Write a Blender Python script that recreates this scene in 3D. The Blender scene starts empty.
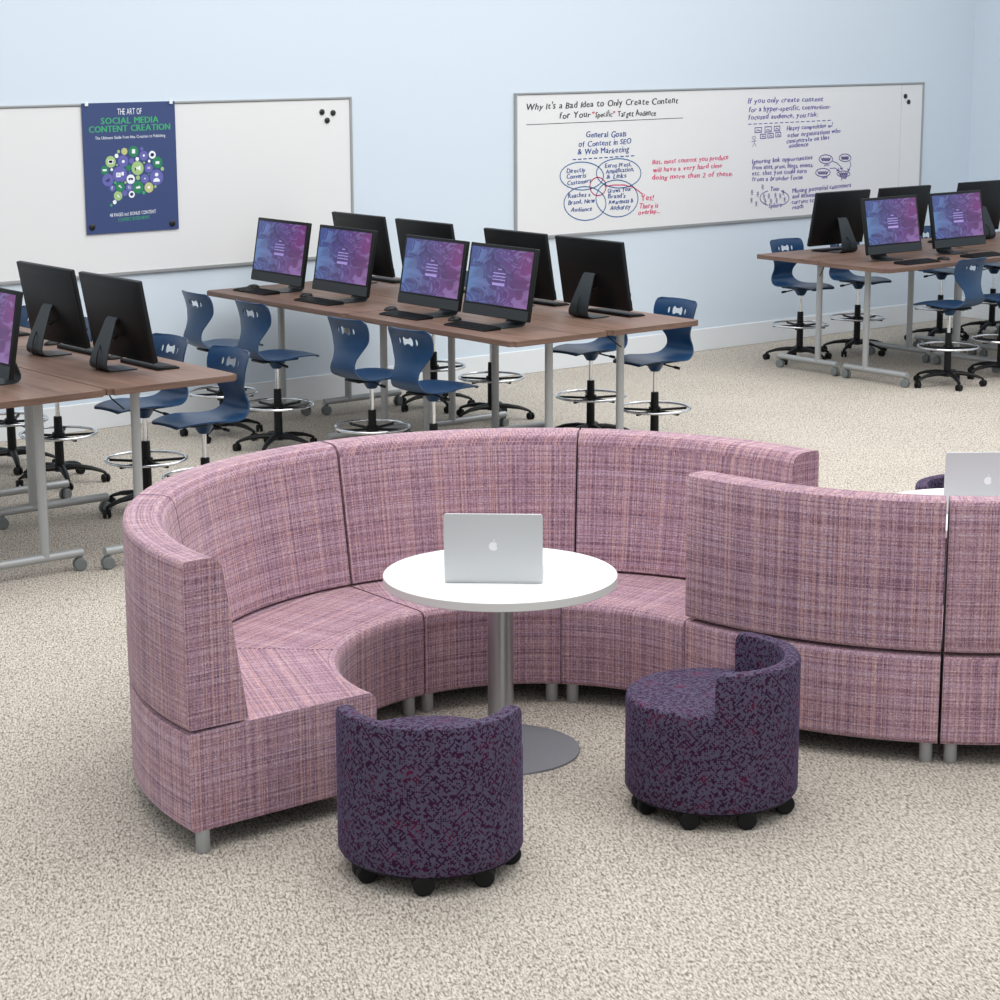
import bpy, bmesh, math, random
from mathutils import Vector, Matrix
random.seed(7)
D = bpy.data; C = bpy.context.scene.collection; PI = math.pi
rad = math.radians

# ------------------------------------------------------------------ materials
def new_mat(name):
    m = D.materials.new(name); m.use_nodes = True
    nt = m.node_tree; nt.nodes.clear()
    out = nt.nodes.new('ShaderNodeOutputMaterial'); b = nt.nodes.new('ShaderNodeBsdfPrincipled')
    nt.links.new(b.outputs[0], out.inputs[0])
    return m, nt, b
def srgb(r, g, b):
    f = lambda c: (c/255/12.92) if c/255 <= .04045 else ((c/255+.055)/1.055)**2.4
    return (f(r), f(g), f(b), 1)
def plain(name, rgb, rough=.5, metal=0.0, spec=.5, emit=None, noise=.0):
    m, nt, b = new_mat(name); col = srgb(*rgb)
    b.inputs['Base Color'].default_value = col
    b.inputs['Roughness'].default_value = rough; b.inputs['Metallic'].default_value = metal
    b.inputs['Specular IOR Level'].default_value = spec
    if noise:
        n = nt.nodes.new('ShaderNodeTexNoise'); n.inputs['Scale'].default_value = 40
        r = nt.nodes.new('ShaderNodeMapRange'); r.inputs['To Min'].default_value = rough-noise; r.inputs['To Max'].default_value = rough+noise
        nt.links.new(n.outputs['Fac'], r.inputs['Value']); nt.links.new(r.outputs[0], b.inputs['Roughness'])
    if emit:
        b.inputs['Emission Color'].default_value = col; b.inputs['Emission Strength'].default_value = emit
    return m
class NT:
    def __init__(s, nt): s.nt = nt
    def n(s, kind, **kw):
        x = s.nt.nodes.new(kind)
        for k, v in kw.items():
            if k.startswith('i_'): x.inputs[k[2:].replace('_', ' ')].default_value = v
            else: setattr(x, k, v)
        return x
    def l(s, a, b): s.nt.links.new(a, b)
    def math(s, op, a, b=None, c=None):
        x = s.n('ShaderNodeMath', operation=op)
        for i, v in enumerate((a, b, c)):
            if v is None: continue
            if isinstance(v, (int, float)): x.inputs[i].default_value = v
            else: s.l(v, x.inputs[i])
        return x.outputs[0]
    def mix(s, f, a, b):
        x = s.n('ShaderNodeMix', data_type='RGBA')
        for i, v in ((0, f), (6, a), (7, b)):
            if isinstance(v, (int, float, tuple)): x.inputs[i].default_value = v
            else: s.l(v, x.inputs[i])
        return x.outputs[2]
    def ramp(s, f, stops, interp='LINEAR'):
        x = s.n('ShaderNodeValToRGB'); e = x.color_ramp.elements; x.color_ramp.interpolation = interp
        while len(e) < len(stops): e.new(.5)
        for q, (p, c) in zip(e, stops): q.position = p; q.color = c
        s.l(f, x.inputs[0]); return x.outputs[0]

def woven_pink():
    m, nt, b = new_mat('woven_pink_fabric'); t = NT(nt)
    uv = t.n('ShaderNodeUVMap'); sep = t.n('ShaderNodeSeparateXYZ'); t.l(uv.outputs[0], sep.inputs[0])
    PER = 240.0
    def threads(ax):     # every thread: its own tone, drifting slowly along its length
        a, o = (sep.outputs[0], sep.outputs[1]) if ax == 0 else (sep.outputs[1], sep.outputs[0])
        idx = t.math('FLOOR', t.math('MULTIPLY', a, PER))
        wn = t.n('ShaderNodeTexWhiteNoise', noise_dimensions='1D'); t.l(t.math('ADD', idx, 31.7*ax+.5), wn.inputs['W'])
        cmb = t.n('ShaderNodeCombineXYZ'); t.l(t.math('MULTIPLY', wn.outputs['Value'], 90.0), cmb.inputs[0]); t.l(t.math('MULTIPLY', o, 11.0), cmb.inputs[1])
        cmb.inputs[2].default_value = ax*9.7
        nz = t.n('ShaderNodeTexNoise', i_Scale=1.0, i_Detail=1.0, i_Roughness=.5); t.l(cmb.outputs[0], nz.inputs['Vector'])
        return idx, nz.outputs['Fac'], wn.outputs['Value']
    iu, nu, wu = threads(0); iv, nv, wv = threads(1)
    cw = t.n('ShaderNodeCombineXYZ'); t.l(iu, cw.inputs[0]); t.l(iv, cw.inputs[1])
    wn = t.n('ShaderNodeTexWhiteNoise', noise_dimensions='2D'); t.l(cw.outputs[0], wn.inputs['Vector'])
    lines = t.math('ADD', t.math('ADD', t.math('MULTIPLY', t.math('ADD', nu, nv), .14), t.math('MULTIPLY', t.math('ADD', wu, wv), .17)), .20)
    val = t.math('ADD', lines, t.math('MULTIPLY', t.math('SUBTRACT', wn.outputs['Value'], .5), .16))
    col = t.ramp(val, [(.31, srgb(96, 73, 88)), (.41, srgb(134, 103, 118)), (.51, srgb(160, 128, 141)), (.61, srgb(181, 150, 160)), (.69, srgb(210, 190, 190))])
    warm = t.math('MULTIPLY', t.math('GREATER_THAN', t.math('ADD', t.math('MULTIPLY', wu, .6), t.math('MULTIPLY', nv, .4)), .70), .32)
    cool = t.math('MULTIPLY', t.math('GREATER_THAN', t.math('ADD', t.math('MULTIPLY', wv, .6), t.math('MULTIPLY', nu, .4)), .70), .22)
    col = t.mix(warm, col, srgb(190, 138, 118)); col = t.mix(cool, col, srgb(138, 116, 162))
    t.l(col, b.inputs['Base Color'])
    b.inputs['Roughness'].default_value = .9; b.inputs['Specular IOR Level'].default_value = .15
    b.inputs['Sheen Weight'].default_value = .12; b.inputs['Sheen Roughness'].default_value = .5
    bp = t.n('ShaderNodeBump', i_Strength=.25, i_Distance=.001); t.l(val, bp.inputs['Height']); t.l(bp.outputs[0], b.inputs['Normal'])
    return m

def plum_fabric():
    m, nt, b = new_mat('plum_pixel_fabric'); t = NT(nt)
    uv = t.n('ShaderNodeUVMap'); mp = t.n('ShaderNodeMapping'); mp.inputs['Rotation'].default_value = (0, 0, rad(45)); mp.inputs['Scale'].default_value = (180, 180, 1)
    t.l(uv.outputs[0], mp.inputs[0])
    fl = t.n('ShaderNodeVectorMath', operation='FLOOR'); t.l(mp.outputs[0], fl.inputs[0])
    sp = t.n('ShaderNodeSeparateXYZ'); t.l(fl.outputs[0], sp.inputs[0])
    def bars(fx, fy, z):
        cb = t.n('ShaderNodeCombineXYZ'); t.l(t.math('MULTIPLY', sp.outputs[0], fx), cb.inputs[0]); t.l(t.math('MULTIPLY', sp.outputs[1], fy), cb.inputs[1]); cb.inputs[2].default_value = z
        nz = t.n('ShaderNodeTexNoise', i_Scale=1.0, i_Detail=0.0); t.l(cb.outputs[0], nz.inputs['Vector']); return nz.outputs['Fac']
    v = t.math('MAXIMUM', bars(.26, .83, 1.0), bars(.83, .26, 7.0))
    wn = t.n('ShaderNodeTexWhiteNoise', noise_dimensions='2D'); t.l(fl.outputs[0], wn.inputs['Vector'])
    v = t.math('ADD', v, t.math('MULTIPLY', t.math('SUBTRACT', wn.outputs['Value'], .5), .10))
    grid = t.math('MULTIPLY', t.math('MODULO', t.math('ABSOLUTE', t.math('ADD', sp.outputs[0], sp.outputs[1])), 2.0), .07)
    dark = t.math('GREATER_THAN', t.math('SUBTRACT', v, grid), .575)
    big = t.n('ShaderNodeTexNoise', i_Scale=.07, i_Detail=1.0); t.l(fl.outputs[0], big.inputs['Vector'])
    plum = t.ramp(big.outputs['Fac'], [(.35, srgb(44, 20, 46)), (.58, srgb(54, 20, 48)), (.74, srgb(88, 24, 54))])
    slate = t.mix(wn.outputs['Value'], srgb(72, 66, 86), srgb(84, 78, 100))
    t.l(t.mix(dark, slate, plum), b.inputs['Base Color'])
    b.inputs['Roughness'].default_value = .9; b.inputs['Specular IOR Level'].default_value = .15
    b.inputs['Sheen Weight'].default_value = .12; b.inputs['Sheen Roughness'].default_value = .35; b.inputs['Sheen Tint'].default_value = srgb(170, 150, 220)
    return m

def carpet():
    m, nt, b = new_mat('loop_pile_carpet'); t = NT(nt)
    tc = t.n('ShaderNodeTexCoord'); vr = t.n('ShaderNodeVectorRotate', rotation_type='Z_AXIS'); vr.inputs['Angle'].default_value = rad(-62)
    t.l(tc.outputs['Object'], vr.inputs['Vector'])
    mp = t.n('ShaderNodeMapping'); mp.inputs['Scale'].default_value = (.36, 1, 1); t.l(vr.outputs[0], mp.inputs[0])
    n0 = t.n('ShaderNodeTexNoise', i_Scale=1.3, i_Detail=3.0); t.l(tc.outputs['Object'], n0.inputs['Vector'])
    n1 = t.n('ShaderNodeTexNoise', i_Scale=125.0, i_Detail=2.0, i_Roughness=.7, i_Distortion=.4); t.l(mp.outputs[0], n1.inputs['Vector'])
    v = t.n('ShaderNodeTexVoronoi', i_Scale=150.0); t.l(mp.outputs[0], v.inputs['Vector'])
    f = t.math('ADD', t.math('MULTIPLY', n1.outputs['Fac'], .85), t.math('MULTIPLY', v.outputs['Distance'], -.20))
    f = t.math('ADD', f, t.math('MULTIPLY', t.math('SUBTRACT', n0.outputs['Fac'], .5), .05))
    col = t.ramp(f, [(.17, srgb(118, 109, 100)), (.26, srgb(158, 149, 139)), (.35, srgb(187, 180, 169)), (.47, srgb(208, 202, 191))])
    t.l(col, b.inputs['Base Color']); b.inputs['Roughness'].default_value = .95; b.inputs['Specular IOR Level'].default_value = .1
    bp = t.n('ShaderNodeBump', i_Strength=.4, i_Distance=.004); t.l(f, bp.inputs['Height']); t.l(bp.outputs[0], b.inputs['Normal'])
    return m

def walnut(name='walnut_laminate', scale=(14, 1.1, 6), dark=1.0):
    m, nt, b = new_mat(name); t = NT(nt)
    tc = t.n('ShaderNodeTexCoord'); mp = t.n('ShaderNodeMapping'); mp.inputs['Scale'].default_value = scale
    t.l(tc.outputs['Object'], mp.inputs[0])
    n = t.n('ShaderNodeTexNoise', i_Scale=1.6, i_Detail=6.0, i_Roughness=.6, i_Distortion=.5); t.l(mp.outputs[0], n.inputs['Vector'])
    n2 = t.n('ShaderNodeTexNoise', i_Scale=9.0, i_Detail=3.0); t.l(mp.outputs[0], n2.inputs['Vector'])
    f = t.math('ADD', t.math('MULTIPLY', n.outputs['Fac'], .75), t.math('MULTIPLY', n2.outputs['Fac'], .25))
    t.l(t.ramp(f, [(.3, srgb(88, 68, 58)), (.5, srgb(112, 89, 78)), (.7, srgb(128, 104, 92))]), b.inputs['Base Color'])
    b.inputs['Roughness'].default_value = .45; b.inputs['Specular IOR Level'].default_value = .3
    return m

def painted(name, rgb):
    m, nt, b = new_mat(name); t = NT(nt)
    tc = t.n('ShaderNodeTexCoord'); n = t.n('ShaderNodeTexNoise', i_Scale=180.0, i_Detail=2.0); t.l(tc.outputs['Object'], n.inputs['Vector'])
    bp = t.n('ShaderNodeBump', i_Strength=.04, i_Distance=.002); t.l(n.outputs['Fac'], bp.inputs['Height']); t.l(bp.outputs[0], b.inputs['Normal'])
    b.inputs['Base Color'].default_value = srgb(*rgb); b.inputs['Roughness'].default_value = .6; b.inputs['Specular IOR Level'].default_value = .25
    return m

def marbled_screen():
    m, nt, b = new_mat('marbled_screen_picture'); t = NT(nt)
    uv = t.n('ShaderNodeUVMap')
    w = t.n('ShaderNodeTexNoise', i_Scale=2.2, i_Detail=2.0, i_Distortion=1.2); t.l(uv.outputs[0], w.inputs['Vector'])
    ad = t.n('ShaderNodeVectorMath', operation='MULTIPLY_ADD'); ad.inputs[1].default_value = (.9, .9, .9)
    t.l(w.outputs['Color'], ad.inputs[0]); t.l(uv.outputs[0], ad.inputs[2])
    w2 = t.n('ShaderNodeTexNoise', i_Scale=1.15, i_Detail=1.0, i_Distortion=1.8); t.l(ad.outputs[0], w2.inputs['Vector'])
    sp = t.n('ShaderNodeSeparateXYZ'); t.l(uv.outputs[0], sp.inputs[0])
    base = t.ramp(sp.outputs[0], [(.0, srgb(72, 92, 168)), (.35, srgb(86, 74, 150)), (.65, srgb(104, 60, 140)), (1.0, srgb(142, 58, 140))])
    swirl = t.ramp(w2.outputs['Fac'], [(.30, (.9, .9, .9, 1)), (.38, (.75, .75, .75, 1)), (.40, (0, 0, 0, 1)), (.50, (.0, .0, .0, 1)), (.53, (.85, .85, .85, 1)), (.545, (.1, .1, .1, 1)), (.62, (.0, .0, .0, 1)), (.64, (.8, .8, .8, 1))])
    lite = t.ramp(sp.outputs[0], [(.0, srgb(112, 160, 222)), (.5, srgb(132, 130, 206)), (1.0, srgb(180, 130, 204))])
    col = t.mix(swirl, base, lite)
    drk = t.ramp(w.outputs['Fac'], [(.38, (1, 1, 1, 1)), (.5, (0, 0, 0, 1))])
    col = t.mix(t.math('MULTIPLY', drk, .45), col, srgb(56, 40, 96))
    b.inputs['Base Color'].default_value = (.01, .01, .012, 1); b.inputs['Roughness'].default_value = .3
    t.l(col, b.inputs['Emission Color']); b.inputs['Emission Strength'].default_value = .60
    return m

M = dict(
    pink=woven_pink(), plum=plum_fabric(), carpet=carpet(), walnut=walnut(), walnutedge=walnut('walnut_edge_band', (1.2, 1.2, 22)), screen=marbled_screen(),
    wall=painted('pale_blue_wall_paint', (206, 218, 229)), base=painted('white_baseboard_paint', (222, 226, 229)),
    white=plain('white_laminate', (250, 250, 249), .35, noise=.05), edge=plain('white_edge_band', (214, 214, 211), .5, noise=.05),
    steel=plain('brushed_steel', (176, 178, 180), .36, .85, noise=.08), leg=plain('silver_painted_metal', (168, 171, 172), .42, .35, noise=.06),
    plate=plain('grey_base_plate', (132, 136, 142), .4, .5, noise=.05),
    blue=plain('blue_moulded_plastic', (15, 54, 90), .34, noise=.05), bluedk=plain('dark_blue_plastic', (20, 46, 84), .45, noise=.05),
    black=plain('black_plastic', (8, 10, 12), .45, spec=.3, noise=.06), rubber=plain('black_rubber', (7, 9, 11), .6, spec=.3, noise=.05),
    charcoal=plain('charcoal_housing', (13, 16, 18), .45, .0, spec=.3, noise=.04), chin=plain('dark_grey_metal', (38, 44, 48), .42, .2, noise=.04),
    chrome=plain('polished_chrome', (225, 228, 232), .09, 1.0), castgrey=plain('grey_caster_rubber', (108, 114, 114), .55, noise=.05),
    alu=plain('aluminium_frame', (164, 167, 168), .45, .4, noise=.05), board=plain('whiteboard_enamel', (223, 224, 225), .28, spec=.35),
    silver=plain('laptop_aluminium', (200, 204, 206), .45, .2, noise=.03), logo=plain('glossy_white_logo', (232, 234, 236), .3),
    keys=plain('laptop_keys', (40, 41, 44), .5), seam=plain('dark_mauve_thread', (88, 58, 78), .8), gapdk=plain('black_underside_cloth', (24, 20, 26), .95),
    ink_k=plain('black_marker_ink', (40, 38, 44), .6), ink_r=plain('red_marker_ink', (200, 30, 60), .6), ink_b=plain('blue_marker_ink', (34, 70, 140), .6),
    ink_e=plain('light_blue_marker_ink', (62, 112, 166), .6), ink_m=plain('magenta_marker_ink', (206, 38, 106), .6), ink_p=plain('purple_marker_ink', (72, 56, 150), .6),
    pblue=plain('poster_blue_paper', (52, 70, 116), .55), pgreen=plain('poster_green', (60, 168, 108), .6), pgreend=plain('poster_dark_green', (34, 128, 84), .6),
    plg=plain('poster_light_green', (158, 190, 128), .6), pkh=plain('poster_khaki', (186, 190, 128), .6), ppur=plain('poster_violet', (98, 98, 170), .6),
    pdark=plain('poster_dark_blue', (44, 52, 100), .6), pwh=plain('poster_white', (232, 238, 244), .6), form=plain('login_form_lavender', (140, 124, 182), .5, emit=.5),
    clip=plain('clear_plastic_clip', (225, 230, 235), .3), magnet=plain('black_magnet', (24, 24, 26), .4),
)

# ------------------------------------------------------------------ mesh helpers
def obj(name, bm, mat, parent=None, smooth=True, sharp=40, uv=False):
    me = D.meshes.new(name)
    bmesh.ops.recalc_face_normals(bm, faces=bm.faces)
    bm.to_mesh(me); bm.free()
    me.materials.append(mat)
    for p in me.polygons: p.use_smooth = smooth
    if smooth: me.set_sharp_from_angle(angle=rad(sharp))
    o = D.objects.new(name, me); C.objects.link(o)
    if parent is not None: o.parent = parent
    return o
def tag(o, label, cat, group=None):
    o['label'] = label; o['category'] = cat
    if group: o['group'] = group
    return o
def thing(name, label, cat, loc=(0, 0, 0), rz=0, group=None):
    o = D.objects.new(name, None); C.objects.link(o); o.empty_display_size = .1
    o.location = loc; o.rotation_euler = (0, 0, rz)
    return tag(o, label, cat, group)
def struct(name, bm, mat, parent=None, **kw):
    o = obj(name, bm, mat, parent, smooth=False, **kw); o['kind'] = 'structure'; return o
def dup(o, parent=None):
    c = o.copy(); C.objects.link(c); c.parent = parent
    for ch in list(KIDS.get(o.name, [])): dup(ch, c)
    return c
KIDS = {}
def index_kids():
    KIDS.clear()
    for o in D.objects:
        if o.parent: KIDS.setdefault(o.parent.name, []).append(o)
def box(bm, x0, x1, y0, y1, z0, z1, bev=0, seg=2, mat=None):
    before = set(bm.verts)
    vs = [bm.verts.new((x, y, z)) for x in (x0, x1) for y in (y0, y1) for z in (z0, z1)]
    f = [bm.faces.new([vs[i] for i in q]) for q in ((0, 1, 3, 2), (4, 6, 7, 5), (0, 4, 5, 1), (2, 3, 7, 6), (0, 2, 6, 4), (1, 5, 7, 3))]
    if bev:
        es = list({e for q in f for e in q.edges})
        bmesh.ops.bevel(bm, geom=es, offset=bev, segments=seg, profile=.5, affect='EDGES')
        vs = [v for v in bm.verts if v not in before]
    if mat is not None: bmesh.ops.transform(bm, matrix=mat, verts=vs)
    return vs
def ring_frames(pts):
    out = []; n = len(pts); up = Vector((0, 0, 1))
    for i, p in enumerate(pts):
        t = (pts[min(i+1, n-1)] - pts[max(i-1, 0)]).normalized()
        a = t.cross(up)
        if a.length < .05: a = t.cross(Vector((0, 1, 0)))
        a.normalize(); out.append((p, a, a.cross(t).normalized()))
    return out
def tube(bm, pts, r, n=10, closed=False, cap=True, r2=None, rs=None):
    pts = [Vector(p) for p in pts]
    if closed:
        m = len(pts); fr = []
        for i, p in enumerate(pts):
            t = (pts[(i+1) % m]-pts[i-1]).normalized(); a = t.cross(Vector((0, 0, 1)))
            a = a.normalized() if a.length > .05 else Vector((1, 0, 0)); fr.append((p, a, a.cross(t).normalized()))
    else: fr = ring_frames(pts)
    rings = []
    for i, (p, a, b) in enumerate(fr):
        ra = rs[i] if rs else r; rb = (r2 if r2 else ra) if not rs else ra
        rings.append([bm.verts.new(p + a*ra*math.cos(2*PI*k/n) + b*rb*math.sin(2*PI*k/n)) for k in range(n)])
    m = len(rings)
    for i in range(m if closed else m-1):
        A, B = rings[i], rings[(i+1) % m]
        for k in range(n): bm.faces.new((A[k], A[(k+1) % n], B[(k+1) % n], B[k]))
    if cap and not closed:
        bm.faces.new(rings[0]); bm.faces.new(rings[-1][::-1])
def lathe(bm, prof, n=24, cx=0, cy=0, axis='z'):
    rings = []
    for r, z in prof:
        if r < 1e-5: rings.append([bm.verts.new((cx, cy, z))])
        else: rings.append([bm.verts.new((cx+r*math.cos(2*PI*k/n), cy+r*math.sin(2*PI*k/n), z)) for k in range(n)])
    for A, B in zip(rings, rings[1:]):
        if len(A) == 1 and len(B) == 1: continue
        for k in range(n):
            j = (k+1) % n
            if len(A) == 1: bm.faces.new((A[0], B[j], B[k]))
            elif len(B) == 1: bm.faces.new((A[k], A[j], B[0]))
            else: bm.faces.new((A[k], A[j], B[j], B[k]))
    return [v for r in rings for v in r]
def disc_y(bm, c, r, w, n=18, bev=.004):       # wheel with its axle along y
    vs = lathe(bm, [(0, -w/2), (r-bev, -w/2), (r, -w/2+bev), (r, w/2-bev), (r-bev, w/2), (0, w/2)], n)
    bmesh.ops.transform(bm, matrix=Matrix.Translation(c) @ Matrix.Rotation(PI/2, 4, 'X'), verts=vs)
    return vs
def prism(bm, poly, y0, y1):                   # polygon in x,z extruded along y
    a = [bm.verts.new((x, y0, z)) for x, z in poly]; b = [bm.verts.new((x, y1, z)) for x, z in poly]
    bm.faces.new(a); bm.faces.new(b[::-1])
    for i in range(len(poly)):
        j = (i+1) % len(poly); bm.faces.new((a[i], b[i], b[j], a[j]))
    return a+b
def baked(o):                                   # apply the modifiers of a prototype
    dg = bpy.context.evaluated_depsgraph_get(); dg.update()
    me = D.meshes.new_from_object(o.evaluated_get(dg)); o.modifiers.clear(); o.data = me
    return o

# text, strokes and magnets of the whiteboards: metres on the back wall (x, z)
TEXTS= [("Why It's a Bad Idea to Only Create Content", 'k', (11.448, 2.168), (13.147, 2.185), 0.052), ('for Your', 'k', (11.805, 2.091), (12.145, 2.091), 0.05), ('"', 'r', (12.167, 2.092), (12.189, 2.093), 0.05), ('Specific', 'k', (12.2, 2.091), (12.39, 2.091), 0.048), ('"', 'r', (12.402, 2.089), (12.424, 2.09), 0.05), ('Target Audience', 'k', (12.453, 2.088), (12.888, 2.085), 0.048), ('General Goals', 'b', (12.101, 1.922), (12.551, 1.919), 0.05), ('of Content in SEO', 'b', (12.02, 1.85), (12.609, 1.857), 0.047), ('& Web Marketing', 'b', (12.009, 1.785), (12.582, 1.788), 0.047), ('Directly', 'b', (11.887, 1.642), (12.092, 1.641), 0.038), ('Converts', 'b', (11.887, 1.592), (12.099, 1.594), 0.038), ('Customers', 'b', (11.894, 1.542), (12.159, 1.552), 0.038), ('Earns Press,', 'b', (12.315, 1.665), (12.611, 1.67), 0.038), ('Amplification,', 'b', (12.323, 1.618), (12.642, 1.626), 0.038), ('& Links', 'b', (12.332, 1.572), (12.555, 1.576), 0.038), ('Reaches a', 'b', (11.905, 1.434), (12.149, 1.436), 0.038), ('Brand, New', 'b', (11.905, 1.377), (12.199, 1.383), 0.038), ('Audience', 'b', (11.934, 1.317), (12.168, 1.313), 0.038), ('Grows Your', 'b', (12.344, 1.455), (12.614, 1.458), 0.038), ("Brand's", 'b', (12.352, 1.409), (12.545, 1.406), 0.038), ('Awareness &', 'b', (12.357, 1.358), (12.638, 1.361), 0.038), ('Authority', 'b', (12.375, 1.31), (12.604, 1.306), 0.038), ('But, most content you produce', 'm', (12.857, 1.674), (13.768, 1.679), 0.042), ('will have a very hard time', 'm', (12.862, 1.605), (13.691, 1.612), 0.042), ('doing more than 2 of these.', 'm', (12.856, 1.541), (13.827, 1.535), 0.042), ('Yes!', 'm', (12.728, 1.368), (12.871, 1.366), 0.055), ('There is', 'm', (12.708, 1.305), (12.927, 1.301), 0.045), ('overlap...', 'm', (12.697, 1.25), (12.955, 1.256), 0.04), ('If you only create content', 'p', (14.002, 2.16), (14.969, 2.161), 0.045), ('for a hyper-specific, conversion-', 'p', (14.012, 2.084), (15.068, 2.09), 0.045), ('focused audience, you risk:', 'p', (14.008, 2.018), (14.909, 2.022), 0.045), ('Heavy competition w/', 'p', (14.504, 1.907), (15.11, 1.922), 0.04), ('other organizations who', 'p', (14.516, 1.847), (15.212, 1.868), 0.04), ('concentrate on that', 'p', (14.503, 1.794), (15.066, 1.813), 0.04), ('audience', 'p', (14.535, 1.754), (14.789, 1.757), 0.04), ('Ignoring link opportunities', 'p', (14.07, 1.628), (14.847, 1.638), 0.04), ('from sites, press, blogs, events,', 'p', (14.072, 1.578), (14.86, 1.57), 0.04), ('etc. that you could earn', 'p', (14.073, 1.525), (14.772, 1.52), 0.04), ('from a broader focus', 'p', (14.075, 1.473), (14.726, 1.464), 0.04), ('Missing potential customers', 'p', (14.596, 1.345), (15.379, 1.363), 0.04), ('and influencers in your', 'p', (14.598, 1.296), (15.21, 1.302), 0.04), ('current scope of', 'p', (14.592, 1.244), (15.076, 1.249), 0.04), ('reach', 'p', (14.602, 1.198), (14.744, 1.202), 0.04), ('Your', 'p', (14.307, 1.375), (14.424, 1.375), 0.04), ('Sphere', 'p', (14.294, 1.226), (14.46, 1.228), 0.04), ('site', 'p', (15.009, 1.57), (15.076, 1.571), 0.022), ('you', 'p', (15.244, 1.441), (15.313, 1.441), 0.03), ('site', 'p', (14.987, 1.458), (15.054, 1.458), 0.022)]
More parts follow.
